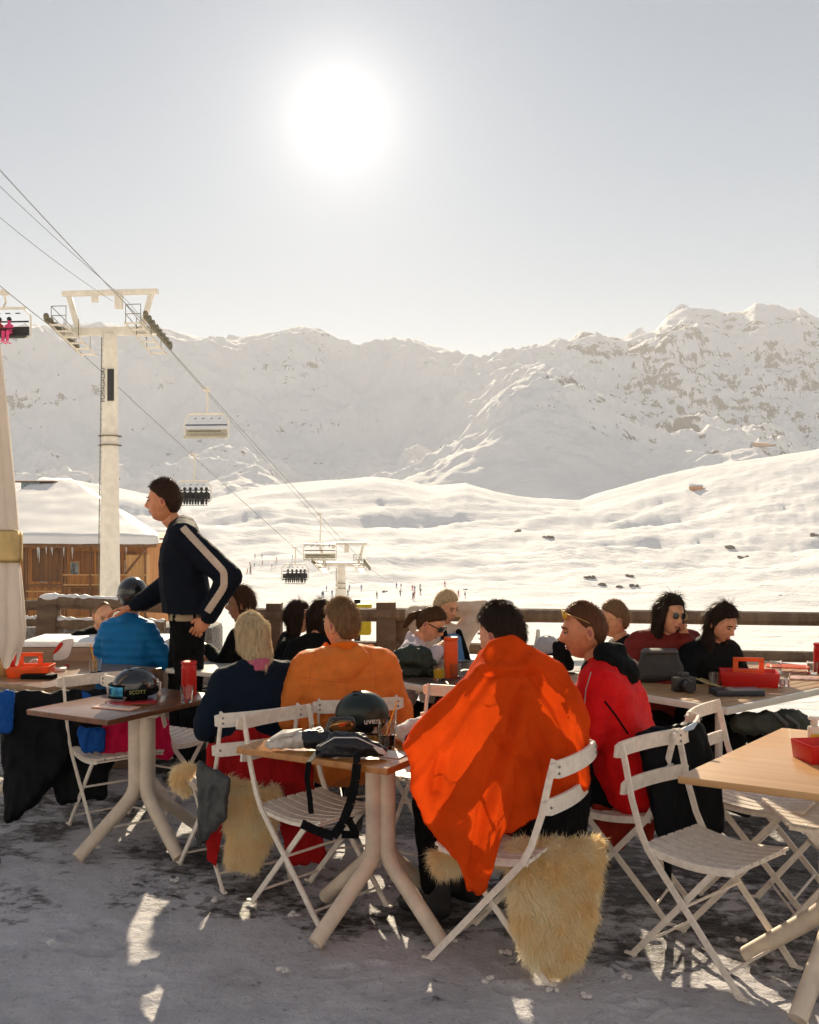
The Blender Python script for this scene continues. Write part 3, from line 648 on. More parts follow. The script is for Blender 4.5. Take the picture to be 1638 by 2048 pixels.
# distant skiers on the piste as tiny standing figures
sk_m = [mat('skier_dark', (.05, .05, .07), .8), mat('skier_red', (.4, .05, .04), .8), mat('skier_blue', (.06, .12, .3), .8)]
g = np.random.default_rng(11); base = None
for k in range(34):
    px = g.uniform(485, 600) if k < 14 else (g.uniform(640, 830) if k < 27 else g.uniform(820, 960)); py = g.uniform(1115, 1150) if k < 14 else g.uniform(1172, 1200)
    d = find_d(px, py, 120, 600); x = (px - CX) / F * d; z = tz(x, d)
    mb = MB(); mb.hull([(0, 0, .95, .16), (0, 0, 1.35, .18)]); mb.ell((0, 0, 1.68), .13, nu=8, nv=6)
    for s in (-1, 1): mb.tube([(s * .1, 0, .95), (s * .14, .05, .5), (s * .14, 0, .05)], [.1, .08, .06], 6); mb.tube([(s * .2, 0, 1.4), (s * .32, -.1, 1.15), (s * .28, -.3, 1.05)], [.06, .05, .04], 6); mb.box((s * .14, 0, .02), (.09, 1.7, .03))
    o = part('person', mb, sk_m[int(g.integers(0, 3))], loc=(x, d, z)); o.rotation_euler.z = g.uniform(0, 6)
    tag(o, 'tiny distant skier standing on the piste beyond the terrace fence', 'person', 'distant skiers on the piste')
# ================================================================== fence of the terrace
fence_w = mat('fence_wood', (.20, .13, .08), .75, var=0, col2=(.09, .055, .035), wave=(3, 3, 14), bump=.5, bscale=40)
log_w = mat('fence_log', (.24, .16, .10), .75, var=0, col2=(.11, .07, .045), wave=(14, 14, 2), bump=.5, bscale=40)
snow_cap = mat('snow_cap', (.82, .81, .82), .6, var=.03, bump=.6, bscale=30, vscale=20)
def snow_ridge(a, b, w_, h, seed, n=60):
    """lumpy line of snow lying along a rail from a to b"""
    a, b = np.array(a, float), np.array(b, float); mb = MB(); ts = np.linspace(0, 1, n); d = (b - a) / np.linalg.norm(b - a); u = np.cross(d, (0, 0, 1)); u /= np.linalg.norm(u)
    G = []
    for t in ts:
        p = a + (b - a) * t; nz = perlin(np.array([[t * n * .28, seed, .3]]))[0]; hh = max(.004, h * (.75 + .6 * nz)); ww = w_ * (.8 + .25 * nz)
        G.append([p + u * ww / 2 * math.cos(q) + np.array((0, 0, hh * math.sin(q))) for q in np.linspace(-.25, math.pi + .25, 8)])
    mb.sheet(G); return mb
fr = empty('terrace_fence', (0, 7.45, 0), 0, 'dark weathered timber fence of thick rails behind the diners', 'fence')
def fz(py, d=7.45): return EYE - (py - HY) / F * d
def fx(px, d=7.45): return (px - CX) / F * d
def rail(pts, r, nm='rail'):
    mb = MB(); mb.tube(pts, r, 10, flat=1.0); return part(nm, mb, log_w, fr)
y0 = 0
rail([(fx(470), 0, fz(1230)), (fx(900), 0, fz(1229)), (fx(1250), 0, fz(1233)), (fx(1700), 0, fz(1239)), (fx(2300), 0, fz(1245))], .052)
rail([(fx(470), .02, fz(1290)), (fx(900), .02, fz(1296)), (fx(1250), .02, fz(1308)), (fx(1700), .02, fz(1316)), (fx(2300), .02, fz(1322))], .042)
for px, top, wd in ((548, 1206, .11), (772, 1204, .145), (1005, 1212, .13), (1790, 1212, .14), (2180, 1212, .14)):
    mb = MB(); x = fx(px); zt = fz(top); mb.box((x, .03, zt / 2), (wd, .15, zt)); p = part('post', mb, fence_w, fr, bevel=.008)
    if px == 1005:
        mb = MB(); mb.ell((x, .03, zt + .005), (.09, .09, .05)); part('snow_cap', mb, snow_cap, p)
mb = MB(); mb.box((fx(800), .12, fz(1270) / 2), (.14, .10, fz(1212))); part('brace_post', mb, fence_w, fr, bevel=.008)
# older log fence at the left, with snow on its rails
f2 = empty('log_fence', (0, 8.2, 0), 0, 'old log fence at left with snow lying on its rails and a leaning post', 'fence')
fx2 = lambda px: (px - CX) / F * 8.2; fz2 = lambda py: EYE - (py - HY) / F * 8.2
for (a, b_, r_, sn) in (((40, 1212), (99, 1208), .042, 0), ((108, 1203), (330, 1213), .055, 1), ((40, 1245), (92, 1243), .035, 1), ((104, 1247), (330, 1252), .045, 1)):
    A = (fx2(a[0]), 0, fz2(a[1])); B = (fx2(b_[0]), 0, fz2(b_[1]))
    mb = MB(); mb.tube([A, tuple((np.array(A) + B) / 2), B], r_, 10); q = part('rail', mb, log_w, f2)
    if sn: link('snow_cap', snow_ridge((A[0], 0, A[2] + r_ * .75), (B[0], 0, B[2] + r_ * .75), r_ * 1.6, .03, a[0]).mesh('s'), snow_cap, q)
mb = MB(); mb.bar((fx2(92), 0, fz2(1298)), (fx2(100), 0, fz2(1196)), .16, .12, up=(0, 1, 0)); q = part('post', mb, fence_w, f2, bevel=.01)
mb = MB(); mb.ell((fx2(101), 0, fz2(1195)), (.09, .07, .035)); part('snow_cap', mb, snow_cap, q)
mb = MB(); mb.bar((fx2(92), 0, 0), (fx2(92), 0, fz2(1296)), .14, .12, up=(0, 1, 0)); part('post', mb, fence_w, f2, bevel=.01)
# low timber box with snow on its top and gravel bank behind
pl = empty('timber_planter', (0, 6.95, 0), 0, 'low wide timber box by the log fence with snow on its top', 'planter')
xa, xb = (38 - CX) / F * 6.95, (330 - CX) / F * 6.95
zt = EYE - (1293 - HY) / F * 6.95
mb = MB(); mb.box(((xa + xb) / 2, .2, zt / 2), (xb - xa, .5, zt)); part('boards', mb, mat('planter_wood', (.33, .21, .14), .75, var=0, col2=(.2, .12, .08), wave=(1.5, 3, 25)), pl, bevel=.01)
mb = MB(); mb.box(((xa + xb) / 2, .2, zt + .02), (xb - xa - .02, .5, .04)); part('snow_cap', mb, snow_cap, pl, bevel=.015)
mb = MB(); mb.box((-3.0, 8.9, .35), (2.6, .5, .9)); o = part('stone_bank', mb, mat('gravel', (.30, .28, .26), .9, var=.35, vscale=40, bump=1, bscale=60), bevel=.05); tag(o, 'grey stony bank showing below the rails of the log fence', 'bank')
# yellow padding and dark sign behind the rail
o = MB(); 
t = empty('safety_padding', at(728, 1290, 8.3), 0, 'yellow safety padding behind the fence left of its thick post', 'padding')
mb = MB(); mb.box((0, 0, .30), (.13, .1, .09)); mb.box((.0, 0, .15), (.12, .1, .13)); part('pad', mb, mat('yellow_pad', (.75, .58, .03), .6), t, bevel=.02)
mb = MB(); mb.box((-.06, .08, .0), (.05, .05, .75)); part('pole', mb, black, t)

# ================================================================== bistro chairs
chair_w = mat('chair_white', (.84, .75, .66), .5, var=.09, vscale=35, spec=.4, bump=.15, bscale=120)
metal = mat('bright_metal', (.6, .6, .58), .25, .9)
def make_chair():
    t = empty('folding_chair', (0, 0, 0))
    W = .195
    # long bars: top of the backrest -> behind the seat -> front foot
    for s in (-1, 1):
        mb = MB(); P = [(s * W, -.285, .83), (s * W, -.262, .74), (s * W, -.235, .62), (s * W, -.195, .50), (s * W, -.16, .435), (s * W, .23, 0)]
        for a, b_ in zip(P[:-1], P[1:]): mb.bar(a, b_, .009, .025, up=(0, 1, .15))
        for p in P[1:-1]: mb.tube([(p[0] - .0046, p[1], p[2]), (p[0] + .0046, p[1], p[2])], .0127, 12)
        part('long_leg', mb, chair_w, t, angle=40)
        mb = MB(); mb.bar((s * (W - .022), .13, .435), (s * (W - .022), -.25, 0), .009, .023, up=(0, 1, .15)); part('short_leg', mb, chair_w, t)
        for gx_, gy_ in ((s * W, .235), (s * (W - .022), -.255)): mb = MB(); mb.box((gx_, gy_, .004), (.016, .05, .008)); part('foot_glide', mb, chair_w, t)
    for (y, z) in ((.17, .068), (.0, .262)): mb = MB(); mb.tube([(-W, y, z), (W, y, z)], .006, 6); part('crossbar', mb, chair_w, t)
    for (y, z) in ((-.19, .066), (-.16, .43)): mb = MB(); mb.tube([(-W + .02, y, z), (W - .02, y, z)], .006, 6); part('crossbar', mb, chair_w, t)
    # two bowed back slats
    for (zc, yc, hh) in ((.795, -.288, .062), (.655, -.258, .058)):
        mb = MB(); xs_ = np.linspace(-.228, .228, 15); tilt = .12; G = []
        for x in xs_:
            bow = -.028 * (1 - (x / .228) ** 2); e = min(1, (.228 - abs(x)) / .02 + .55); hw = hh / 2 * math.sqrt(min(1, e))
            dy = .006; G.append([(x, yc + bow + tilt * hw + dy, zc + hw), (x, yc + bow + tilt * hw - dy, zc + hw), (x, yc + bow - tilt * hw - dy, zc - hw), (x, yc + bow - tilt * hw + dy, zc - hw)])
        mb.sheet(G, close=True); mb.add([p for p in G[0]], [(0, 1, 2, 3)]); mb.add([p for p in G[-1]], [(3, 2, 1, 0)])
        for s in (-1, 1):
            for q in ((-.012, .012) if zc > .7 else (0,)): mb.ell((s * .197, yc - .018, zc + q), (.0055, .004, .0055), nu=8, nv=6, mi=1)
        part('back_slat', mb, [chair_w, mat('rivet', (.25, .22, .2), .4, .6)], t, angle=50)
    # dished slatted seat with its rim
    zs = lambda y: .445 - .022 * math.sin(math.pi * (y + .19) / .40)
    for k in range(7):
        x = -.168 + k * .056; mb = MB(); G = []
        for y in np.linspace(-.19, .21, 12):
            z = zs(y) ; G.append([(x - .021, y, z + .008), (x + .021, y, z + .008), (x + .021, y, z - .004), (x - .021, y, z - .004)])
        mb.sheet(G, close=True); mb.add(G[0], [(0, 1, 2, 3)]); mb.add(G[-1], [(3, 2, 1, 0)]); part('seat_slat', mb, chair_w, t, angle=40)
    mb = MB()
    for s in (-1, 1):
        ys_ = np.linspace(-.175, .195, 10)
        for a, b_ in zip(ys_[:-1], ys_[1:]): mb.bar((s * .185, a, zs(a) - .008), (s * .185, b_, zs(b_) - .008), .008, .026)
    for y in (-.165, .185): mb.bar((-.185, y, zs(y) - .012), (.185, y, zs(y) - .012), .02, .008)
    part('seat_frame', mb, chair_w, t)
    return t
chair0 = make_chair(); _used = [False]
GCH = 'white folding bistro chairs'
def chair(x, y, heading, label, scale=1.0, lean=0):
    o = copy_tree(chair0) if _used[0] else chair0
    _used[0] = True
    o.location = (x, y, 0); o.rotation_euler = (lean, 0, R(heading - 90)); tag(o, label, 'chair', GCH); return o
chair(1.165, 3.84, -48, 'empty white folding chair facing the bare oak table, black coat behind its back')
chair(-.40, 4.42, -42, 'empty white folding chair at the front table with black straps hanging over its seat')
chair(.375, 3.93, 150, 'white folding chair of the person wrapped in the orange blanket')
chair(-.85, 4.88, 124, 'white folding chair carrying the blonde woman in navy')
chair(-.33, 5.20, 106, 'white folding chair of the person in the light orange jacket')
chair(.95, 4.47, 152, 'white folding chair under the man in the red jacket')
chair(.13, 5.02, -120, 'white folding chair mostly hidden behind the drink with the yellow straw')
chair(1.62, 4.55, -35, 'white folding chair with its back between the slatted table and the bare oak table')
chair(1.78, 4.30, 175, 'white folding chair pushed under the bare oak table with sunlit seat')
chair(2.55, 5.35, 200, 'white folding chair at the far right end of the slatted table')
chair(-1.62, 5.52, -52, 'white folding chair behind the helmet on the dark walnut table')
chair(-1.42, 5.85, 60, 'white folding chair holding the bright pink ski jacket below the walnut table')
chair(-2.33, 6.9, -95, 'white folding chair with a round sticker beside the red caddy')

# ================================================================== tables
ped_m = mat('pedestal_paint', (.76, .63, .50), .5, .0, var=.12, spec=.5)
def pedestal(t, cx, cy, h, a0):
    for k in range(4):
        a = R(a0 + 90 * k + 45); d = np.array((math.cos(a), math.sin(a), 0)); P = [np.array((cx, cy, 0)) + d * r + (0, 0, z) for r, z in ((.040, h), (.040, .35), (.043, .31), (.060, .27), (.095, .235), (.36, .015))]
        mb = MB(); mb.tube(P, [.035, .035, .035, .035, .034, .032], 16); part('leg', mb, ped_m, t)
    mb = MB(); mb.box((cx, cy, h - .01), (.22, .22, .03), rot=(0, 0, R(a0))); part('mounting_plate', mb, ped_m, t, bevel=.004)
def table(x, y, deg, sx_, sy_, top_m, label, ped, th=.028, h=.74, a0=None):
    """top with corner nearest to the camera; local x along deg"""
    t = empty('cafe_table', (x, y, 0), R(deg), label, 'table', 'pedestal tables')
    mb = MB(); mb.box((0, 0, h - th / 2), (sx_, sy_, th)); part('tabletop', mb, top_m, t, bevel=.005)
    if ped is not None:
        v = Matrix.Rotation(-R(deg), 3, 'Z') @ Vector((ped[0] - x, ped[1] - y, 0)); pedestal(t, v.x, v.y, h - th, -deg if a0 is None else a0 - deg)
    return t
walnut = mat('walnut_top', (.20, .075, .03), .28, var=0, col2=(.10, .036, .016), wave=(1.2, 22, 10), coat=.3)
oak = mat('oak_top', (.56, .32, .14), .35, var=0, col2=(.44, .235, .09), wave=(1.5, 26, 10), coat=.15)
oak2 = mat('honey_oak_top', (.46, .20, .05), .16, var=0, col2=(.33, .13, .03), wave=(1.5, 24, 10), coat=.4)
u = np.array((math.cos(R(-30)), math.sin(R(-30)))); v = np.array((math.cos(R(60)), math.sin(R(60))))
N1 = np.array((-1.452, 4.81)); c1 = N1 + v * .42 - u * .29
table(c1[0], c1[1], 60, .84, .58, walnut, 'dark walnut pedestal table with a black helmet and red menus', (-1.405, 5.25), a0=0)
N2 = np.array((-.085, 3.86)); c2 = N2 + v * .42 - u * .375
table(c2[0], c2[1], 60, .84, .75, oak2, 'honey coloured pedestal table in front with a green helmet and gloves', (-.122, 4.23), a0=0)
L3 = np.array((1.004, 3.745)); u3 = np.array((math.cos(R(-30)), math.sin(R(-30)))); v3 = np.array((math.cos(R(51)), math.sin(R(51))))
c3 = L3 + u3 * .42 + np.array((math.cos(R(60)), math.sin(R(60)))) * .60
t3 = empty('cafe_table', (c3[0], c3[1], 0), R(-30), 'bare light oak pedestal table in the right foreground', 'table', 'pedestal tables')
loc3 = lambda p: Matrix.Rotation(R(30), 3, 'Z') @ Vector((p[0] - c3[0], p[1] - c3[1], 0))
P3_ = [L3, L3 + u3 * .84, L3 + u3 * .84 + v3 * 1.15, L3 + v3 * 1.15]
mb = MB(); mb.prism([loc3(p)[:2] for p in P3_], .712, .74); part('tabletop', mb, oak, t3, bevel=.005)
pp = loc3((1.56, 3.62)); pedestal(t3, pp.x, pp.y, .712, 30)

rim_m = mat('table_rim', (.62, .58, .52), .4, var=.05)
slat_m = mat('slat_wood', (.42, .25, .12), .45, var=0, col2=(.30, .165, .075), wave=(1.5, 20, 10))
def slat_table(N, deg, lx, ly, label, dark=None):
    """slatted top in a white metal rim; N = corner nearest the camera, lx along deg, ly along deg+90"""
    t = empty('slatted_table', (N[0], N[1], 0), R(deg), label, 'table', 'slatted tables in white metal frames')
    n = max(4, int(ly / .075))
    for k in range(n):
        y = .03 + (ly - .06) * (k + .5) / n; mb = MB(); mb.box((lx / 2, y, .733), (lx - .05, (ly - .06) / n - .007, .018)); part('slat', mb, dark or slat_m, t, bevel=.002)
    mb = MB()
    for a, b_ in (((0, .015), (lx, .015)), ((0, ly - .015), (lx, ly - .015)), ((.015, .03), (.015, ly - .03)), ((lx - .015, .03), (lx - .015, ly - .03))): mb.bar((*a, .722), (*b_, .722), .03, .036)
    part('rim', mb, rim_m, t, bevel=.006)
    mb = MB(); mb.bar((lx * .1, ly / 2, .68), (lx * .9, ly / 2, .68), .04, .04); mb.bar((lx / 2, ly * .1, .68), (lx / 2, ly * .9, .68), .04, .04)
    part('underframe', mb, rim_m, t)
    for a in (.12, .88):
        for b_ in (.14, .86):
            mb = MB(); mb.tube([(lx * a, ly * b_, .70), (lx * a, ly * b_, 0)], .02, 12); part('leg', mb, rim_m, t)
    return t
slat_table((1.63, 5.13), 40, 1.8, 1.35, 'slatted table in a white frame holding the red caddy and camera gear')
slat_table((.27, 5.60), 40, 1.1, .95, 'slatted dark table in a white frame behind the orange jacket', mat('slat_dark', (.10, .07, .045), .4, var=0, col2=(.06, .04, .03), wave=(1.5, 20, 10)))
T6 = table(-2.28, 6.42, 60, .95, .95, mat('sun_wood', (.32, .19, .10), .3, var=0, col2=(.22, .12, .06), wave=(1.2, 22, 10), coat=.2), 'wooden table at the left edge with a red caddy and an empty glass', (-2.3, 6.5), a0=0)
T7 = table(-1.05, 6.75, 60, .9, .75, mat('pale_top', (.62, .58, .52), .35, var=.06), 'pale table behind the blonde woman with a red caddy', (-1.0, 6.7), a0=0)
T8 = table(1.02, 6.75, 60, .9, .8, MATS['pale_top'], 'pale table behind the men with a sauce bottle and grey helmet', (1.0, 6.7), a0=0)
T9 = table(.45, 6.9, 60, .6, .6, MATS['pale_top'], 'small pale table in front of the woman with arms behind her head', (.45, 6.9), a0=0)
# ================================================================== people
skin = mat('skin', (.68, .33, .19), .5, var=.10, vscale=30, sss=.15, spec=.4)
skin_tan = mat('skin_tan', (.64, .27, .14), .5, var=.10, vscale=30, sss=.15, spec=.4)
lip_m = mat('lips', (.38, .10, .08), .45, var=.05); eye_m = mat('eye_dark', (.03, .02, .02), .2); eyew = mat('eye_white', (.26, .20, .17), .3)
def hairmat(key, c): return mat(key, c, .45, var=.0, col2=tuple(q * .45 for q in c), wave=(110, 110, 9), spec=.15, thin=.35)
H_blonde = hairmat('hair_blonde', (.82, .64, .40)); H_dark = hairmat('hair_dark', (.045, .026, .017)); H_brown = hairmat('hair_brown', (.13, .065, .03)); H_sandy = hairmat('hair_sandy', (.34, .20, .10)); H_short = hairmat('hair_cropped', (.07, .035, .022))
g1 = lambda v, c, w_: np.exp(-((v - c) / w_) ** 2)
def head_fn(n):
    x, y, z = n[:, 0], n[:, 1], n[:, 2]; P = n * (.077, .098, .120); t = np.clip(-z, 0, 1); fr = np.clip(y, 0, 1); f2_ = fr ** 1.2
    P[:, 0] *= 1 - .30 * t ** 1.6; P[:, 1] = np.where(y < 0, P[:, 1] * (1 - .38 * t ** 1.3), P[:, 1] * (1 - .04 * t))
    P[:, 1] -= .010 * g1(x, 0, .9) * g1(z, .05, .8) * fr ** 3
    P[:, 1] += f2_ * (g1(x, 0, .13) * (g1(z, -.20, .12) * .026 + g1(z, -.02, .16) * .017) - g1(abs(x), .36, .17) * g1(z, .07, .11) * .012 + g1(x, 0, .6) * g1(z, .26, .10) * .006
                      + g1(x, 0, .26) * (g1(z, -.44, .05) * .008 + g1(z, -.56, .05) * .008 - g1(z, -.50, .025) * .006) + g1(x, 0, .28) * g1(z, -.84, .15) * .020 + g1(abs(x), .55, .25) * g1(z, -.15, .2) * .004)
    P[:, 2] -= .012 * g1(x, 0, .5) * fr * t
    return P
HS = 1.0
def head_world(hl, rot): return Matrix.Translation(hl) @ rot.to_4x4()
def hair_cap(kind):
    """direction -> radius multiplier for a hair shell"""
    def fn(n):
        x, y, z = n[:, 0], n[:, 1], n[:, 2]; P = head_fn(n)
        if kind in ('short', 'cropped', 'pony', 'bun'): line = np.interp(y, [-1, -.6, -.15, .12, .35, .8, 1], [-.62, -.60, .02, .22, .40, .62, .70] if kind != 'cropped' else [-.62, -.60, .02, .24, .5, .78, .84])
        else: line = np.interp(y, [-1, -.2, .02, .22, .5, .8, 1], [-.9, -.9, -.75, .15, .52, .64, .68])
        if kind == 'bald': line = np.interp(y, [-1, -.3, .1, .4, 1], [-.6, -.3, .2, 1.2, 1.3])
        k = sm((z - line + .04) / .14)
        th = {'short': .011, 'cropped': .006, 'bald': .003, 'long': .016, 'pony': .012, 'bun': .012, 'curly': .028}[kind]
        th = th * (1 + .5 * np.clip(z, 0, 1) * (kind in ('short', 'curly')))
        nq = .35 if kind in ('pony', 'bun', 'cropped') else 1.0
        nz = nq * fbm(n * (3.5 if kind != 'curly' else 6), 3) * .28 + fbm(np.stack([np.arctan2(x, -y) * 7, y * 0, z], 1), 3) * .22
        return P * (1 + (k * (th * (1 + nz) + .003) - (1 - k) * .012) / .1)[:, None]
    return fn

def fingers(mb, M, side, curl, spread=0, sc=1.0):
    """palm at origin, fingers along +Y, palm facing -Z; thumb leaves the inner side of the palm"""
    for k, (x, L_) in enumerate(((-.030, .070), (-.010, .080), (.011, .076), (.030, .060))):
        x *= -side; a = 0; p = np.array((x, .045, 0.)); P = [p.copy()]
        for q in (.42, .32, .26):
            a += curl * (1 + .12 * k); p = p + np.array((spread * x * .2, math.cos(a), -math.sin(a))) * L_ * q; P.append(p.copy())
        P = [M @ Vector(tuple(v_ * sc)) for v_ in P]; mb.tube([tuple(p) for p in P], [.0095 * sc, .009 * sc, .008 * sc, .0065 * sc], 8)
    P = [(side * .030, -.02, -.004), (side * .052, .012, -.014), (side * .058, .042, -.026), (side * .050, .064, -.036)]
    mb.tube([tuple(M @ Vector(tuple(np.array(p) * sc))) for p in P], [.013 * sc, .012 * sc, .010 * sc, .008 * sc], 8)
def basis(y, z):
    y = Vector(y).normalized(); z = Vector(z); z = (z - y * z.dot(y)).normalized(); x = y.cross(z); return Matrix((x, y, z)).transposed()

def figure(label, hpx, hpy, hd, heading, top_m, leg_m, hair_m, hair='short', lean=8, side=0, twist=0, yaw=0, pitch=0, roll=0, S=None, bulk=0, stand=False,
           arms=None, hands=(0, 0), skin_m=None, puffer=0, collar=None, hood=None, glasses=None, legs=None, vox=.012, strands=700, helmet=None, fold=.007, garment='jacket', hair_extra=None, group=None, armr=1.0, sleeve_m=None, boots=True, wide=1.0, finger=None, hf=0.0, hs=1.05):
    skin_m = skin_m or skin; dz = .45 if stand else 0
    pel = Vector((0, 0, .52 + dz)); RU = Matrix.Rotation(R(-lean), 3, 'X') @ Matrix.Rotation(R(side), 3, 'Y') @ Matrix.Rotation(R(twist), 3, 'Z')
    up = lambda x, y, z: tuple(pel + RU @ (Vector((x, y, z + dz)) - pel))
    hc = Vector(up(0, .035, 1.258)) + Vector((0, .012 + hf + .02 * math.sin(R(pitch)), -hf * .25))
    HR = Matrix.Rotation(R(yaw), 3, 'Z') @ Matrix.Rotation(R(-pitch), 3, 'X') @ Matrix.Rotation(R(roll), 3, 'Y')
    tw = at(hpx, hpy, hd); S = S or tw.z / hc.z
    RZ3 = Matrix.Rotation(R(heading - 90), 3, 'Z'); off = RZ3 @ (hc * S)
    root = empty('person', (tw.x - off.x, tw.y - off.y, tw.z - off.z), R(heading - 90), label, 'person', group); root.scale = (S, S, S)
    sh = [up(s * .165 * wide, -.005, 1.020) for s in (-1, 1)]
    A = arms or [((-.27, .08, .79), (-.14, .34, .79)), ((.27, .08, .79), (.14, .34, .79))]
    Lg = legs or ([((-.11, .46, .50), (-.12, .42, .09)), ((.11, .46, .50), (.12, .42, .09))] if not stand else [((-.10, .02, .50), (-.10, -.02, .09)), ((.10, .04, .50), (.11, .02, .09))])
    nb, n0 = up(0, 0, 1.07), hc + Vector(HR @ Vector((0, -.024, -.09)))
    # ---- the body, one skin
    mb = MB()
    mb.hull([(*up(s * .115, 0, 1.0), .08) for s in (-1, 1)] + [(*up(s * .08, .02, .85), .09) for s in (-1, 1)] + [(*up(s * .07, 0, .70), .09) for s in (-1, 1)])
    mb.hull([(*up(s * .07, 0, .70), .09) for s in (-1, 1)] + [(s * .09, -.01, .54 + dz, .105) for s in (-1, 1)])
    mb.hull([(*nb, .062), (*sh[0], .045), (*sh[1], .045)]); mb.tube([nb, tuple(Vector(nb).lerp(n0, .5)), tuple(n0)], [.062, .056, .055], 14)
    for i, s in enumerate((-1, 1)):
        e, w_ = A[i]; mb.hull([(*sh[i], .056), (*e, .042)]); mb.hull([(*e, .042), (*w_, .027)])
        k_, a_ = Lg[i]; mb.hull([(s * .09, 0, .52 + dz, .10), (*k_, .062)]); mb.hull([(*k_, .062), (*(Vector(k_).lerp(Vector(a_), .3)), .058), (*a_, .042)]); mb.hull([(a_[0], a_[1], .05, .04), (a_[0] * 1.1, a_[1] + .15, .035, .03)])
        d = (Vector(w_) - Vector(e)).normalized(); hd_ = Vector(w_) + d * .05
        if finger and finger[i]: d = Vector(finger[i][0]).normalized(); hd_ = Vector(w_) + d * .05
        mb.hull([(*w_, .024), (*hd_, .022)])
    V0 = MB(); body = fuse(mb, vox * .9, 3); bb = MB(); V, _ = mesh_pts(body); bb.add(V, [tuple(p.vertices) for p in body.polygons])
    HM = head_world(hc, HR) @ Matrix.Scale(hs, 4)
    mloc = MB(); mloc.ell((0, 0, 0), 1, nu=64, nv=48, fn=head_fn)
    mloc.ell((-.079, -.014, -.006), (.010, .021, .035), rot=(R(8), 0, R(18)), nu=12, nv=10); mloc.ell((.079, -.014, -.006), (.010, .021, .035), rot=(R(8), 0, R(-18)), nu=12, nv=10)
    for s in (-1, 1):
        mloc.ell((s * .086, -.010, -.004), (.005, .012, .020), nu=10, nv=8, mi=1)
        mloc.ell((s * .031, .0835, .008), (.013, .006, .0045), nu=12, nv=8, mi=3); mloc.ell((s * .031, .090, .008), (.006, .003, .0055), nu=10, nv=8, mi=2)
        mloc.tube([(s * .014, .094, .026), (s * .032, .092, .030), (s * .050, .080, .025)], [.003, .0042, .002], 6, mi=4)
    mloc.tube([(-.021, .082, -.060), (-.008, .0895, -.057), (0, .0895, -.0585), (.008, .0895, -.057), (.021, .082, -.060)], [.002, .0032, .003, .0032, .002], 6, mi=1)
    mloc.tube([(-.018, .082, -.066), (0, .0885, -.068), (.018, .082, -.066)], [.002, .004, .002], 6, mi=1)
    q = mloc.verts() @ np.array(HM.to_3x3()).T + np.array(hc); b0 = bb.n; bb.v.append(q); [bb.f.append(tuple(i + b0 for i in f)) for f in mloc.f]; bb.m += mloc.m; bb.n += len(q)
    for i, s in enumerate((-1, 1)):
        if hands[i] or hands[i] == 0.0 and finger and finger[i]:
            e, w_ = Vector(A[i][0]), Vector(A[i][1]); d = (w_ - e).normalized(); pn = Vector((0, 0, 1))
            if finger and finger[i]: d = Vector(finger[i][0]).normalized(); pn = Vector(finger[i][1])
            B = basis(d, pn); M4 = Matrix.Translation(w_ + d * .055) @ B.to_4x4()
            pm = MB(); pm.ell((0, 0, 0), (.041, .052, .017), nu=16, nv=10); qq = pm.verts() @ np.array(B).T + np.array(w_ + d * .055); bb.add(qq, pm.f)
            fingers(bb, M4, -s, hands[i])
    brow = {H_blonde: H_sandy}.get(hair_m, hair_m)
    part('body', bb, [skin_m, lip_m, eye_m, eyew, brow], root)
    # ---- clothes
    def foldfn(V, N_):
        Vn = V * (7, 7, 11) + (sum(map(ord, label)) % 37); f = (ridged(Vn * .42, 2) - 1.0) * fold * 1.2 + (ridged(Vn * (1, 1, 2.4), 2) - 1) * fold * .35
        if puffer: f = f * .5 + np.abs(np.sin(V[:, 2] * math.pi / puffer + .4 * perlin(V * 4))) ** .7 * .011 - .005
        return f
    def torso(mb, b, sl=True, a=(0, 1)):
        mb.hull([(*up(s * .125 * wide, -.005, .985), .080 + b) for s in (-1, 1)] + [(*up(s * .09 * wide, .01, .86), .10 + b) for s in (-1, 1)] + [(*up(s * .08 * wide, 0, .70), .105 + b) for s in (-1, 1)])
        mb.hull([(*up(s * .08 * wide, 0, .72), .105 + b) for s in (-1, 1)] + [(s * .10, -.01, .56 + dz, .115 + b) for s in (-1, 1)])
        mb.hull([(*up(0, -.01, 1.075), .068 + b * .6), (*sh[0], .062 + b), (*sh[1], .062 + b)])
        for i in a:
            e, w_ = A[i]; m_ = Vector(e).lerp(Vector(w_), .93)
            mb.hull([(*sh[i], (.068 + b) * armr), (*e, (.054 + b * .8) * armr)]); mb.hull([(*e, (.054 + b * .8) * armr), (*m_, (.038 + b * .7) * armr)])
    mb = MB(); torso(mb, .012 + bulk)
    if hood: mb.hull([(*up(-.08, -.09, 1.07), .055), (*up(.08, -.09, 1.07), .055), (*up(0, -.12, 1.0), .05)]); mb.hull([(*up(-.10, -.02, 1.11), .035), (*up(-.06, -.09, 1.11), .04)]); mb.hull([(*up(.10, -.02, 1.11), .035), (*up(.06, -.09, 1.11), .04)])
    top = link(garment, fuse(mb, vox, 4, foldfn), top_m, root)
    if collar:
        ch_, cm_ = collar; mb = MB(); G = []
        for j, (rr_, zz) in enumerate(((.088, 1.055), (.084, 1.075 + ch_ * .4), (.082, 1.075 + ch_), (.074, 1.075 + ch_ + .003), (.070, 1.06 + ch_ * .5))):
            G.append([up(rr_ * math.sin(a) * 1.02, -.01 + rr_ * math.cos(a) * 1.0, zz - .02 * math.cos(a)) for a in np.linspace(0, 2 * math.pi, 29)[:-1]])
        mb.sheet(G, close=True); me = fuse_thick(mb, .006); link('collar', me, cm_ or top_m, top)
    mb = MB(); mb.hull([(s * .10, -.01, .54 + dz, .112 + bulk * .5) for s in (-1, 1)])
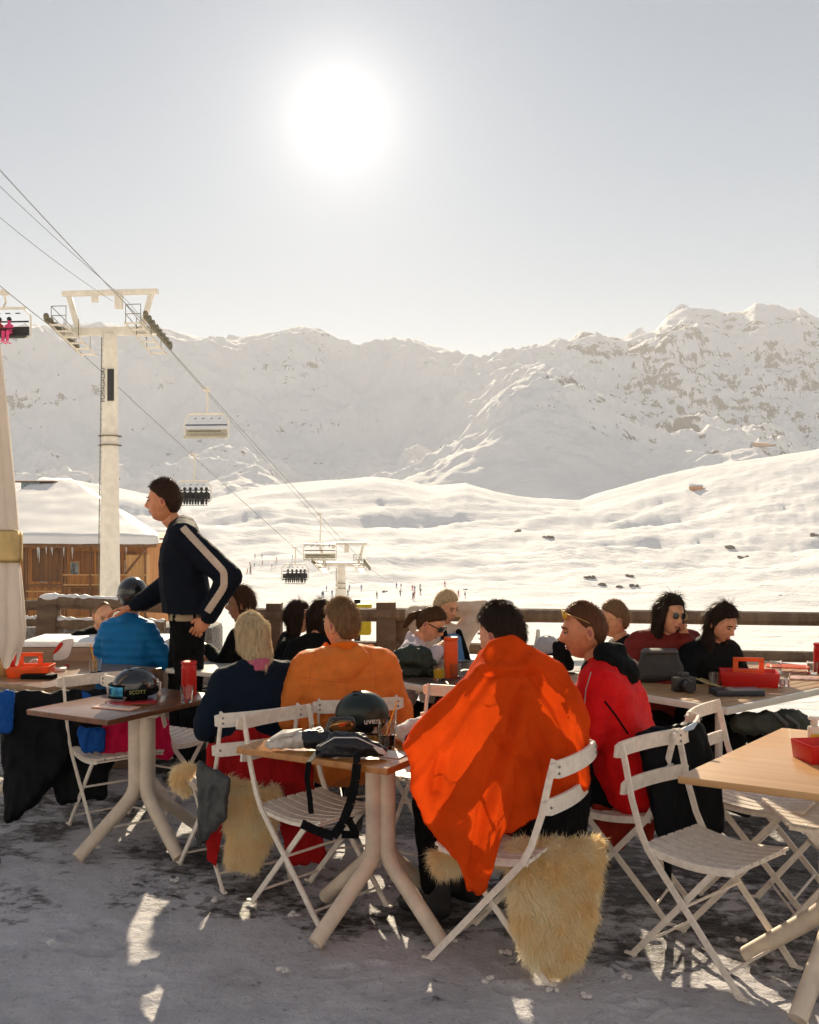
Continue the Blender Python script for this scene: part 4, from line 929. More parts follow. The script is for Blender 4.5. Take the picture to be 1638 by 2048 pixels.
    for i, s in enumerate((-1, 1)):
        k_, a_ = Lg[i]; mb.hull([(s * .095, 0, .53 + dz, .108), (*k_, .078)]); mb.hull([(*k_, .078), (a_[0], a_[1], a_[2] + .06, .066)])
    link('trousers', fuse(mb, max(vox, .013), 3, lambda V, N_: (ridged(V * 6, 3) - 1) * .008), leg_m, root)
    if boots:
        for i, s in enumerate((-1, 1)):
            a_ = Lg[i][1]; mb = MB(); mb.hull([(a_[0], a_[1] - .02, a_[2] + .17, .06), (a_[0], a_[1] - .02, .06, .055)]); mb.hull([(a_[0], a_[1] - .03, .055, .052), (a_[0] * 1.08, a_[1] + .15, .048, .046)])
            link('boot', fuse(mb, .012, 2), boot_m, root)
    # ---- hair
    if hair:
        mb = MB(); mb.ell((0, 0, 0), 1, nu=72, nv=54, fn=hair_cap(hair))
        if hair == 'bald': vv = mb.verts(); 
        me = mb.mesh('hair')
        if hair_extra:
            m2 = MB()
            for h_ in hair_extra: m2.hull(h_)
            f_ = fuse(m2, .008, 3, lambda V, N_: fbm(np.stack([np.arctan2(V[:, 0], V[:, 1] + .05) * 11, V[:, 2] * 2.0, V[:, 1] * 9], 1), 3) * .006)
            v1, _ = mesh_pts(me); v2, _ = mesh_pts(f_); m3 = MB(); m3.add(v1, [tuple(p.vertices) for p in me.polygons]); m3.add(v2, [tuple(p.vertices) for p in f_.polygons]); me = m3.mesh('hair')
        if strands:
            r0 = {'short': .018, 'cropped': .010, 'bald': .006, 'long': .075, 'pony': .03, 'bun': .025, 'curly': .035}[hair]
            v1, n1 = mesh_pts(me); c0 = np.linalg.norm(v1 / (.077, .098, .12), axis=1)
            down = np.tile(np.array((0, -.35, -1.)), (len(v1), 1))
            me = add_blades(me, int(strands * (1.8 if hair == 'long' else 1.3)), r0, .0016, sel=lambda V, N_: (c0 > 1.035), down=down, lay={'cropped': .4, 'short': .55, 'curly': .45, 'bald': .4}.get(hair, .93), jitter={'long': .24, 'pony': .10, 'bun': .1}.get(hair, .35), seed=len(label), curl=.3)
        me.transform(HM); link('hair', me, hair_m, root)
    if glasses:
        kind, lm, fm = glasses; mb = MB(); gy, gz = (.100, .010); fr_ = Matrix.Identity(4)
        if kind == 'raised': gy, gz = .086, .085
        for s in (-1, 1):
            rx_, rz_ = (.027, .021) if kind != 'round' else (.024, .023)
            if kind == 'wedge': rx_, rz_ = .032, .019
            mb.ell((s * .033, gy - .006, gz), (rx_, .004, rz_), rot=(0, 0, R(-s * 14)), nu=18, nv=10, mi=0)
            ring = [(s * .033 + rx_ * math.cos(a), gy - .006 - .007 * s * math.cos(a) * s, gz + rz_ * math.sin(a)) for a in np.linspace(0, 2 * math.pi, 17)]
            mb.tube(ring, .0018 if kind != 'wedge' else .0035, 6, caps=False, mi=1)
            mb.tube([(s * .062, gy - .016, gz + .006), (s * .081, .02, gz + .004 if kind != 'raised' else gz - .02), (s * .082, -.02, gz - .004 if kind != 'raised' else gz - .045)], .0022 if kind != 'wedge' else .004, 6, mi=1)
        mb.tube([(-.009, gy, gz + .004), (.009, gy, gz + .004)], .002, 6, mi=1)
        me = mb.mesh('g'); me.transform(HM); link('sunglasses' if kind != 'clear' else 'spectacles', me, [lm, fm], root)
    if helmet:
        mb = MB(); mb.ell((0, -.005, .035), (.105, .125, .115), nu=32, nv=20); mb.tube([(.103 * math.sin(a), -.005 + .124 * math.cos(a), .02) for a in np.linspace(0, 2 * math.pi, 33)], .008, 8)
        me = mb.mesh('h'); me.transform(HM); link('helmet', me, helmet, root)
    root['hm'] = 0; del root['hm']
    return root, up, HM
def fuse_thick(mb, t):
    me = mb.mesh('tmp'); o = bpy.data.objects.new('tmp', me); COL.objects.link(o); m = o.modifiers.new('s', 'SOLIDIFY'); m.thickness = t; m.offset = 0; q = o.modifiers.new('q', 'SUBSURF'); q.levels = 1
    dg = bpy.context.evaluated_depsgraph_get(); out = bpy.data.meshes.new_from_object(o.evaluated_get(dg)); bpy.data.objects.remove(o); return out

fab = lambda key, c, **k: mat(key, c, k.pop('rough', .8), var=k.pop('var', .08), vscale=k.pop('vscale', 14), bump=k.pop('bump', .5), bscale=k.pop('bscale', 22), sheen=0, spec=.12, **k)
navy = fab('navy_wool', (.005, .011, .024)); navy_shirt = fab('navy_shirt', (.005, .008, .016)); blackf = fab('black_cloth', (.0035, .004, .005)); boot_m = mat('ski_boot', (.02, .02, .022), .3, spec=.6)
blue_j = fab('blue_down', (.008, .16, .42), rough=.5); orange_j = fab('orange_shell', (.88, .25, .045), rough=.6, thin=.25); orange_c = fab('orange_collar', (.95, .20, .015), thin=.3)
lilac = fab('lilac_jacket', (.60, .52, .56)); beige = fab('beige_jacket', (.62, .50, .40)); denim = fab('blue_shirt', (.10, .22, .42)); red_j = fab('red_softshell', (.66, .006, .008), rough=.65); maroon = fab('maroon_down', (.17, .018, .014), rough=.5)
cream_f = fab('cream_fleece', (.62, .53, .46)); pinkf = fab('pink_scarf', (.5, .12, .2)); dk_lens = mat('dark_lens', (.01, .01, .012), .05, spec=1); gold = mat('gold_wire', (.6, .38, .12), .3, .8); yel_lens = mat('amber_lens', (.8, .5, .02), .1, spec=.8); tort = mat('black_frame', (.015, .012, .01), .2)
clear_l = mat('clear_lens', (.8, .8, .8), .05, trans=.9, var=0)
GT = 'people seated on the terrace'

# ---- the waiter
WA = [((-.285, -.245, 1.245), (-.245, -.115, 1.005)), ((.21, .10, 1.19), (.12, .32, 1.04))]
W_, wup, whm = figure('standing person in navy long sleeved top with pale stripe down the sleeve and khaki belt', 327, 1003, 6.6, 192, navy_shirt, blackf, H_short, 'short', lean=4, yaw=-12, pitch=2, stand=True, S=None, hf=.045,
    arms=WA, hands=(.5, .25), skin_m=skin_tan, vox=.010, strands=1100, fold=.005, garment='shirt', boots=True, bulk=.034, armr=.86, hs=1.0,
    finger=[((.12, .55, -.75), (-1, .1, .0)), ((0, 1, -.1), (0, 0, 1))], legs=[((-.10, -.01, .50), (-.11, -.04, .09)), ((.10, .05, .50), (.12, .04, .09))])
nS, nE, nW = Vector(wup(-.165, -.005, 1.035)), Vector(WA[0][0]), Vector(WA[0][1])
def ribbon_cast(root, obj, path, hw, m_, nm):
    """knitted band laid on a garment: every point is found by casting towards the sleeve from the viewer's side"""
    bpy.context.view_layer.update(); Mi = obj.matrix_world.inverted(); o_ = Mi @ Vector((0, 0, EYE)); G = []
    P_ = [Vector(p) for p in path]; Q = []
    for a, b_ in zip(P_[:-1], P_[1:]): Q += [a.lerp(b_, t) for t in np.linspace(0, 1, 14)[:-1]]
    Q.append(P_[-1])
    for _ in range(6): Q = [Q[0]] + [(Q[i - 1] + Q[i] * 2 + Q[i + 1]) / 4 for i in range(1, len(Q) - 1)] + [Q[-1]]
    for i, q in enumerate(Q):
        d = (Q[min(i + 1, len(Q) - 1)] - Q[max(i - 1, 0)]).normalized(); v_ = (q - o_).normalized(); s_ = d.cross(v_).normalized(); row = []
        w_ = hw * (1.15 if i % 2 else .88)
        for t in (-1, -.5, 0, .5, 1):
            p = q + s_ * w_ * t; ok, hit, nrm, _k = obj.ray_cast(o_, (p - o_).normalized())
            row.append(hit + nrm * .004 if ok and (hit - q).length < .16 else None)
        if all(r_ is not None for r_ in row): G.append([tuple(r_) for r_ in row])
    mb = MB(); mb.sheet(G); me = fuse_thick(mb, .004); return link(nm, me, m_, obj)
shirt_o = [c for c in KIDS(W_) if c.name.startswith('shirt')][0]
bm = bmesh.new(); bm.from_mesh(shirt_o.data); bmesh.ops.delete(bm, geom=[v for v in bm.verts if v.co.z < 1.018 and -.28 < v.co.x < .3 and (v.co.y > -.075 or v.co.x > -.17)], context='VERTS'); bm.to_mesh(shirt_o.data); bm.free()
ribbon_cast(W_, shirt_o, [wup(-.05, -.0, 1.10), nS + Vector((0, -.02, .03)), nS.lerp(nE, .5) + Vector((0, -.012, .008)), nE.lerp(nS, .12) + Vector((0, .0, .0)), nE.lerp(nW, .25) + Vector((0, .0, 0)), nW + Vector((0, .0, .03))], .020, mat('stripe_knit', (.62, .50, .40), .85, bump=.6, bscale=200), 'knitted_stripe')
tro = [c for c in KIDS(W_) if c.name.startswith('trousers')][0]
ribbon_cast(W_, tro, [(-.13, .11, 1.0), (-.19, .05, 1.0), (-.20, 0, 1.0), (-.19, -.05, 1.0), (-.13, -.11, 1.0)], .021, mat('khaki_belt', (.36, .28, .18), .7, bump=.3), 'belt')
for q_ in ((-.17, .075), (-.185, -.04)): ribbon_cast(W_, tro, [(q_[0], q_[1], 1.03), (q_[0], q_[1], .97)], .011, blackf, 'belt_loop')
mb = MB(); d_ = (nW - nE).normalized(); mb.tube([tuple(nW - d_ * .06), tuple(nW + d_ * .005)], [.050, .045], 14); part('cuff', mb, blackf, W_)

# ---- the diners
P = {}
P['blonde'] = figure('person with blonde tied back hair in a navy jumper seen from behind', 502, 1274, 5.05, 122, navy, blackf, H_blonde, 'pony', lean=5, yaw=6, pitch=4, bulk=.016, wide=1.12, vox=.010, strands=2600, fold=.008, garment='jumper', group=GT,
    collar=(.045, pinkf), hair_extra=[[(-.055, -.02, .05, .045), (.055, -.02, .05, .045), (0, -.06, .04, .06), (-.07, -.03, -.05, .034), (.07, -.03, -.05, .034), (0, -.08, -.05, .045)], [(-.07, -.03, -.05, .034), (.07, -.03, -.05, .034), (0, -.08, -.05, .045), (-.045, -.09, -.12, .03), (.045, -.09, -.12, .03)], [(-.045, -.09, -.12, .03), (.045, -.09, -.12, .03), (0, -.115, -.165, .03)]], arms=[((-.30, .04, .78), (-.20, .30, .79)), ((.29, .06, .78), (.17, .32, .79))])
P['orange'] = figure('person with cropped sandy hair in a light orange shell jacket seen from behind', 682, 1250, 5.15, 104, orange_j, blackf, H_sandy, 'short', lean=8, yaw=38, pitch=2, bulk=.035, wide=1.18, vox=.010, strands=2600, fold=.010, group=GT, collar=(.07, orange_c), hood=True, arms=[((-.30, .06, .76), (-.22, .32, .77)), ((.30, .06, .76), (.18, .32, .77))])
P['red'] = figure('person in a red softshell jacket with black hood and shades pushed up on his head', 1168, 1262, 4.58, 156, red_j, blackf, hairmat('hair_auburn', (.20, .085, .045)), 'cropped', lean=15, yaw=22, pitch=8, bulk=.030, wide=1.12, vox=.010, strands=2200, fold=.010, skin_m=skin_tan, group=GT, glasses=('raised', yel_lens, gold), arms=[((-.26, .16, .78), (-.12, .42, .79)), ((.30, .10, .78), (.17, .36, .79))])
P['blanket'] = figure('person wrapped in a bright orange fleece blanket seen from behind', 1003, 1272, 4.20, 142, blackf, blackf, H_dark, 'short', lean=8, yaw=-4, pitch=14, bulk=-.012, vox=.010, strands=2600, garment='jumper', group=GT,
    arms=[((-.30, .22, .80), (-.20, .50, .79)), ((.27, .12, .79), (.05, .42, .80))], hands=(.5, .4))
P['kid'] = figure('person in a bright blue down jacket and black ski helmet sitting left of the waiter', 265, 1196, 6.95, 80, blue_j, blackf, H_dark, 'short', wide=.78, lean=4, yaw=30, pitch=5, bulk=.012, puffer=.055, vox=.013, strands=0, helmet=mat('helmet_black', (.012, .013, .016), .18, spec=.8), group=GT, collar=(.06, None))
P['bald'] = figure('person with bald head in a black jacket behind the blue jacket, face half hidden', 206, 1232, 7.4, -35, blackf, blackf, H_sandy, 'bald', lean=14, pitch=18, yaw=-20, bulk=.03, vox=.013, strands=0, group=GT, arms=[((-.26, .14, .78), (-.06, .26, 1.02)), ((.26, .14, .78), (.06, .26, 1.0))], hands=(.4, .4))
P['elbow'] = figure('person with brown bob hair in black jacket seen under the waiter elbow', 481, 1208, 7.05, 165, blackf, blackf, H_brown, 'long', lean=6, yaw=22, pitch=2, vox=.013, strands=900, group=GT, bulk=.012, hair_extra=[[(-.05, -.05, .02, .04), (.05, -.05, .02, .04), (-.045, -.05, -.10, .035), (.045, -.05, -.10, .035)]], arms=[((-.24, .16, .80), (-.10, .36, .90)), ((.24, .16, .80), (.04, .36, .82))], hands=(.5, .3), glasses=('oval', clear_l, gold))
LONG = [[(-.070, .035, .04, .020), (-.078, .02, -.06, .020), (-.070, -.02, .05, .03), (-.07, .0, -.14, .022)], [(.070, .035, .04, .020), (.078, .02, -.06, .020), (.070, -.02, .05, .03), (.07, .0, -.14, .022)], [(-.05, -.05, .03, .045), (.05, -.05, .03, .045), (-.065, -.03, -.16, .035), (.065, -.03, -.16, .035)], [(-.07, -.02, -.10, .03), (-.075, .0, -.28, .022), (-.03, -.07, -.28, .03)], [(.07, -.02, -.10, .03), (.075, .0, -.28, .022), (.03, -.07, -.28, .03)]]
P['shades'] = figure('person with long dark hair and sunglasses in profile facing right', 596, 1236, 6.9, 8, blackf, blackf, H_dark, 'long', lean=8, yaw=-4, pitch=4, vox=.013, strands=1200, group=GT, glasses=('oval', dk_lens, tort), hair_extra=LONG, bulk=.005)
P['back'] = figure('person with long dark hair seen from behind, left of the orange jacket', 643, 1236, 6.6, 60, blackf, blackf, H_dark, 'long', lean=10, yaw=0, vox=.013, strands=1200, group=GT, hair_extra=LONG, bulk=.005)
P['lilac'] = figure('person with ponytail and dark sunglasses in a lilac jacket looking down', 862, 1248, 6.45, -8, lilac, blackf, H_brown, 'pony', lean=18, yaw=-12, pitch=30, vox=.011, strands=1100, group=GT, glasses=('wedge', dk_lens, tort), bulk=.02, collar=(.06, None), hair_extra=[[(0, -.10, .03, .025), (0, -.15, -.03, .028)], [(0, -.15, -.03, .028), (0, -.16, -.12, .015)]], arms=[((-.24, .14, .82), (-.08, .34, .95)), ((.25, .16, .80), (.0, .34, 1.02))], hands=(.7, .8))
P['elbows'] = figure('person leaning back with both arms raised behind the head in open beige jacket', 892, 1216, 7.05, -58, beige, blackf, H_blonde, 'short', lean=-6, yaw=14, pitch=14, vox=.012, strands=900, group=GT, bulk=.02, arms=[((-.34, .02, 1.24), (-.10, -.10, 1.24)), ((.34, .02, 1.22), (.10, -.10, 1.22))])
P['facing'] = figure('person in cream fleece across the slatted table, mostly hidden by the orange blanket', 1012, 1268, 5.75, 178, cream_f, blackf, H_sandy, 'long', lean=16, yaw=0, pitch=10, vox=.012, strands=1200, group=GT, bulk=.025, hair_extra=[LONG[2]], arms=[((-.30, .16, .84), (-.2, .40, .80)), ((.27, .14, .80), (.1, .40, .80))])
P['glasses'] = figure('person with light brown hair and thin glasses in black behind the man in red', 1229, 1240, 6.35, 186, blackf, blackf, H_sandy, 'short', lean=6, yaw=0, pitch=5, vox=.013, strands=900, group=GT, glasses=('clear', clear_l, gold), bulk=.012)
P['maroon'] = figure('person in a maroon puffer jacket and round sunglasses resting a cheek on one hand', 1340, 1230, 6.15, -80, maroon, blackf, H_dark, 'long', lean=6, yaw=16, pitch=6, roll=-6, vox=.011, strands=1400, group=GT, glasses=('round', dk_lens, gold), bulk=.045, puffer=.085, wide=1.05, hair_extra=[LONG[0], LONG[1], LONG[2], LONG[3]], arms=[((-.27, .20, .80), (-.095, .135, 1.075)), ((.30, .12, .76), (.10, .34, .78))], hands=(.9, .5), finger=[((.10, -.05, 1), (-.6, -.6, .1)), ((-1, .4, 0), (0, 0, 1))])
P['down'] = figure('person with long dark hair in a black jacket looking down at the right table', 1444, 1246, 6.05, -62, blackf, blackf, H_dark, 'long', lean=14, yaw=6, pitch=26, vox=.011, strands=1500, group=GT, bulk=.02, hair_extra=[[(-.055, -.05, .03, .045), (.055, -.05, .03, .045), (-.07, -.01, -.14, .032), (.07, -.01, -.14, .032)], [(-.07, .02, -.10, .025), (-.06, .05, -.28, .02)], [(.07, .02, -.10, .025), (.075, .06, -.26, .018)]], arms=[((-.28, .14, .80), (-.24, .40, .79)), ((.30, .14, .80), (.16, .38, .79))], hands=(.5, .5))

# extra clothing pieces on particular people
r_, up_, hm_ = P['red']                                            # black hood and shoulder yoke over the red shell
jk = [c for c in KIDS(r_) if c.name.startswith('jacket')][0]
mb = MB(); mb.hull([(*up_(-.10, -.04, 1.10), .062), (*up_(.10, -.04, 1.10), .062), (*up_(0, -.11, 1.03), .055), (*up_(-.10, .0, 1.02), .06)]); mb.hull([(*up_(-.08, -.03, 1.15), .045), (*up_(.08, -.03, 1.15), .045), (*up_(0, -.08, 1.13), .045)]); mb.hull([(*up_(-.11, .04, 1.06), .055), (*up_(-.13, .10, .86), .05), (*up_(-.05, .12, .82), .05), (*up_(.05, .06, 1.10), .05)])
link('hood', fuse(mb, .009, 3, lambda V, N_: (ridged(V * 9, 3) - 1) * .008), blackf, jk)
grey_seam = mat('grey_trim', (.45, .42, .40), .7); mb = MB(); mb.tube([up_(.02, -.135, 1.08), up_(.11, -.125, 1.06), up_(.19, -.09, 1.03)], .012, 8, flat=.5); part('shoulder_patch', mb, grey_seam, jk)
r_, up_, hm_ = P['elbows']
mb = MB(); mb.hull([(*up_(-.06, .10, 1.0), .05), (*up_(.06, .10, 1.0), .05), (*up_(.07, .125, .72), .05), (*up_(-.07, .125, .72), .05)]); link('blue_shirt', fuse(mb, .012, 3), denim, r_)
for s in (-1, 1):
    mb = MB(); mb.hull([(*up_(s * .07, .11, 1.06), .028), (*up_(s * .105, .16, .86), .025), (*up_(s * .12, .15, .70), .028)]); link('jacket_lining', fuse(mb, .012, 2), blackf, r_)

def seam_px(root, obj, pix, r, m_, nm, lift=.0015):
    """a thin raised line lying on a garment, found by casting from where the photographer stood"""
    bpy.context.view_layer.update(); Mi = obj.matrix_world.inverted(); o_ = Mi @ Vector((0, 0, EYE)); P_ = []
    for a, b_ in zip(pix[:-1], pix[1:]):
        for t in np.linspace(0, 1, 9):
            q = Mi @ at(a[0] * (1 - t) + b_[0] * t, a[1] * (1 - t) + b_[1] * t, 3.0); ok, hit, nrm, _ = obj.ray_cast(o_, (q - o_).normalized())
            if ok: P_.append(tuple(hit + nrm * lift))
    if len(P_) > 3: mb = MB(); mb.tube(P_, r, 6); return part(nm, mb, m_, obj)
gar = lambda k: [c for c in KIDS(P[k][0]) if c.name.split('.')[0] in ('jacket', 'jumper')][0]
seam_px(P['red'][0], gar('red'), [(1209, 1402), (1232, 1432), (1256, 1468)], .0045, blackf, 'zip')
seam_px(P['red'][0], gar('red'), [(1182, 1345), (1172, 1380), (1168, 1420)], .0025, grey_seam, 'piping')
seam_o = mat('orange_seam', (.74, .19, .03), .7)
seam_px(P['orange'][0], gar('orange'), [(600, 1352), (650, 1362), (700, 1366), (765, 1350)], .0022, seam_o, 'yoke_seam')
seam_px(P['orange'][0], gar('orange'), [(632, 1300), (622, 1330), (618, 1372)], .002, seam_o, 'sleeve_seam')
seam_px(P['orange'][0], gar('orange'), [(738, 1300), (750, 1335), (752, 1375)], .002, seam_o, 'sleeve_seam')

def collar_px(key, segs, m_, nm):
    r_ = P[key][0]; bpy.context.view_layer.update(); mb = MB(); Mi = r_.matrix_world.inverted(); sc_ = r_.scale[0]
    for h_ in segs: mb.hull([(*(Mi @ at(a, b_, c)), q / sc_) for a, b_, c, q in h_])
    link(nm, fuse(mb, .009, 4, lambda V, N_: (ridged(V * 10, 2) - 1) * .006), m_, gar(key))
collar_px('orange', [[(630, 1316, 5.12, .030), (652, 1292, 5.13, .028), (660, 1318, 5.06, .03)], [(660, 1300, 5.08, .030), (700, 1300, 5.07, .030), (680, 1318, 5.04, .035)], [(700, 1300, 5.07, .030), (742, 1300, 5.14, .030), (735, 1318, 5.08, .035)], [(742, 1298, 5.15, .026), (748, 1316, 5.14, .03)]], orange_c, 'hood_collar')
# ================================================================== blanket, coats, sheepskins
hp = lambda px, py, d, r: (*at(px, py, d), r)
def quilt(hulls, m_, name, label, cat, vox=.010, sm_=4, foldf=None, parent=None, group=None):
    c = np.mean([h[0][:3] for h in hulls], 0); mb = MB()
    for h in hulls: mb.hull([(p[0] - c[0], p[1] - c[1], p[2] - c[2], p[3]) for p in h])
    me = fuse(mb, vox, sm_, foldf)
    if parent: me.transform(Matrix.Translation(c)); me.transform(parent.matrix_basis.inverted()); o = link(name, me, m_, parent)
    else: o = link(name, me, m_, loc=c); tag(o, label, cat, group)
    return o
blanket_m = mat('orange_fleece', (.80, .078, .007), .95, var=.10, vscale=5, bump=.5, bscale=260, sheen=.0, thin=.26, spec=.05)
neck = at(1010, 1290, 4.02); tipp = at(935, 1785, 3.6)
cB = None
def blanket_fold(V, N_):
    W_ = V + np.array(cB); px = CX + F * W_[:, 0] / W_[:, 1]; py = HY - (W_[:, 2] - EYE) * F / W_[:, 1]
    ax, ay = px - 1005, py - 1290; r = np.hypot(ax, ay); a = np.arctan2(ax, ay)
    amp = sm((r - 60) / 260)
    w1 = a * 3.6 + 2 + .35 * perlin(W_ * 3)
    f = (1 - np.abs(perlin(np.stack([w1, r / 700, 0 * a], 1))) * 3.2).clip(-.6, 1) * .034 * amp - .012 * amp
    f += (ridged(np.stack([a * 8, r / 260, 0 * a + 3], 1), 2) - 1) * .008 * amp + fbm(W_ * 6, 3) * .008
    return f
hB = [[hp(975, 1318, 3.98, .05), hp(1045, 1312, 3.98, .05), hp(1000, 1345, 3.93, .10), hp(1100, 1362, 3.97, .09), hp(940, 1395, 3.83, .06)],
      [hp(940, 1395, 3.83, .06), hp(1000, 1345, 3.93, .10), hp(1100, 1365, 3.97, .09), hp(1130, 1460, 3.93, .10), hp(1000, 1520, 3.86, .12), hp(900, 1480, 3.78, .07)],
      [hp(1130, 1460, 3.93, .10), hp(1000, 1520, 3.86, .12), hp(1145, 1520, 3.94, .07), hp(1080, 1600, 3.86, .06), hp(1000, 1640, 3.80, .04), hp(1155, 1545, 3.92, .05)],
      [hp(935, 1385, 3.83, .055), hp(1000, 1380, 3.9, .08), hp(845, 1468, 3.72, .045), hp(838, 1496, 3.70, .05), hp(1000, 1520, 3.82, .08)],
      [hp(838, 1496, 3.70, .05), hp(848, 1560, 3.68, .038), hp(866, 1630, 3.67, .034), hp(1000, 1520, 3.80, .06), hp(990, 1640, 3.74, .035)],
      [hp(866, 1630, 3.67, .034), hp(990, 1640, 3.74, .035), hp(928, 1750, 3.63, .024), hp(945, 1760, 3.64, .024), hp(955, 1700, 3.68, .025)],
      [hp(930, 1740, 3.63, .02), hp(937, 1770, 3.62, .018), hp(946, 1755, 3.64, .020)],
      # rolled collar round the nape
      [hp(968, 1328, 3.95, .035), hp(988, 1296, 3.92, .035), hp(1000, 1320, 3.90, .05)], [hp(988, 1296, 3.92, .034), hp(1024, 1286, 3.93, .032), hp(1010, 1330, 3.9, .05)], [hp(1024, 1286, 3.93, .032), hp(1052, 1310, 3.97, .032), hp(1030, 1335, 3.92, .05)], [hp(1052, 1310, 3.97, .034), hp(1080, 1335, 4.0, .035), hp(1050, 1350, 3.94, .05)]]
cB = np.mean([h[0][:3] for h in hB], 0)
def crease(px, py, pts, w_, amp):
    d = np.full(px.shape, 1e9)
    for (x0, y0), (x1, y1) in zip(pts[:-1], pts[1:]):
        t = np.clip(((px - x0) * (x1 - x0) + (py - y0) * (y1 - y0)) / ((x1 - x0) ** 2 + (y1 - y0) ** 2), 0, 1); s_ = (px - x0 - t * (x1 - x0)) * (y1 - y0) - (py - y0 - t * (y1 - y0)) * (x1 - x0)
        q = np.hypot(px - x0 - t * (x1 - x0), py - y0 - t * (y1 - y0)) * np.sign(s_); d = np.where(abs(q) < abs(d), q, d)
    return amp * (np.exp(-((d - w_ * 1.1) / (w_ * .9)) ** 2) - 1.2 * np.exp(-(d / (w_ * .55)) ** 2))
_bf = blanket_fold
def blanket_fold(V, N_):
    W_ = V + np.array(cB); px = CX + F * W_[:, 0] / W_[:, 1]; py = HY - (W_[:, 2] - EYE) * F / W_[:, 1]
    return _bf(V, N_) + crease(px, py, [(1035, 1400), (1010, 1500), (965, 1620), (948, 1750)], 16, .022) + crease(px, py, [(985, 1345), (930, 1420), (880, 1500), (872, 1580)], 18, .016) + crease(px, py, [(1060, 1340), (1115, 1420), (1135, 1500)], 16, .018) + crease(px, py, [(1000, 1480), (1060, 1540), (1075, 1600)], 14, .014) + crease(px, py, [(968, 1345), (1000, 1352), (1060, 1345)], 9, .014)
o = quilt(hB, blanket_m, 'blanket', 'bright orange fleece blanket hanging in folds round the person at the front', 'blanket', vox=.0085, sm_=7, foldf=blanket_fold)
# a blanket is open at the front: keep only the cloth round the back and the side that hangs
bm = bmesh.new(); bm.from_mesh(o.data); bm.normal_update(); fd = Vector((-.30, .95, .05)).normalized()
dead = [f for f in bm.faces if f.normal.dot(fd) > .5]; bmesh.ops.delete(bm, geom=dead, context='FACES'); bm.to_mesh(o.data); bm.free()
me = add_blades(o.data, 9000, .006, .0009, down=(0, 0, -1), lay=.35, jitter=.5, seed=5); me.materials.clear(); 
for p in me.polygons: p.use_smooth = True
me.materials.append(blanket_m); o.data = me

wool = mat('sheepskin_wool', (.98, .90, .72), .85, var=.06, vscale=9, sheen=.0, thin=.5, spec=.15, col2=(.97, .75, .40))
def sheepskin(hulls, label, n, L_=.045, parts=True, seed=3, hide=None):
    c = np.mean([h[0][:3] for h in hulls], 0); mb = MB()
    for h in hulls: mb.hull([(p[0] - c[0], p[1] - c[1], p[2] - c[2], p[3]) for p in h])
    me = fuse(mb, .011, 4, lambda V, N_: fbm(V * 14, 3) * .012)
    V, N_ = mesh_pts(me)
    down = np.stack([fbm(V * 9 + 3, 2) * .9, fbm(V * 9 + 13, 2) * .6, -1 + fbm(V * 6 + 23, 2) * .5], 1)
    me2 = add_blades(me, n, L_, .0024, down=down, lay=.55, jitter=.6, seed=seed, curl=.7)
    bpy.data.meshes.remove(me); o = link('sheepskin', me2, wool, loc=c); tag(o, label, 'sheepskin', 'cream sheepskins on the chairs'); return o
sheepskin([[hp(1030, 1700, 3.84, .03), hp(1190, 1690, 3.92, .03), hp(1110, 1730, 3.82, .04)], [hp(1035, 1720, 3.80, .03), hp(1185, 1715, 3.86, .03), hp(1040, 1830, 3.72, .035), hp(1175, 1830, 3.76, .03)],
           [hp(1040, 1830, 3.72, .035), hp(1172, 1830, 3.76, .03), hp(1066, 1905, 3.70, .03), hp(1150, 1905, 3.72, .03)], [hp(1066, 1905, 3.70, .03), hp(1150, 1905, 3.72, .03), hp(1095, 1938, 3.69, .022), hp(1120, 1936, 3.69, .022)], [hp(1190, 1690, 3.92, .02), hp(1196, 1720, 3.9, .02), hp(1170, 1740, 3.86, .03)],
           [hp(960, 1710, 3.95, .015), hp(1040, 1700, 3.9, .02), hp(1040, 1730, 3.86, .02)], [hp(868, 1710, 4.05, .02), hp(885, 1745, 4.02, .015), hp(960, 1720, 3.97, .015)]],
          'large cream sheepskin draped over the seat below the orange blanket', 36000, .038)
sheepskin([[hp(455, 1565, 4.62, .025), hp(475, 1600, 4.60, .03), hp(470, 1680, 4.55, .03), hp(545, 1600, 4.64, .03), hp(530, 1680, 4.56, .03)], [hp(470, 1680, 4.55, .03), hp(530, 1680, 4.56, .03), hp(462, 1725, 4.54, .02), hp(505, 1730, 4.54, .02)], [hp(548, 1580, 4.68, .022), hp(555, 1620, 4.65, .02), hp(530, 1650, 4.6, .025)]],
          'cream sheepskin hanging from the chair of the blonde woman', 20000, .032, seed=8)
sheepskin([[hp(352, 1545, 4.75, .018), hp(385, 1535, 4.75, .015), hp(352, 1565, 4.75, .018)], [hp(352, 1565, 4.75, .018), hp(372, 1582, 4.75, .014), hp(350, 1550, 4.75, .015)]],
          'small cream fur cuff of a coat left of the grey lining', 4200, .03, seed=9)
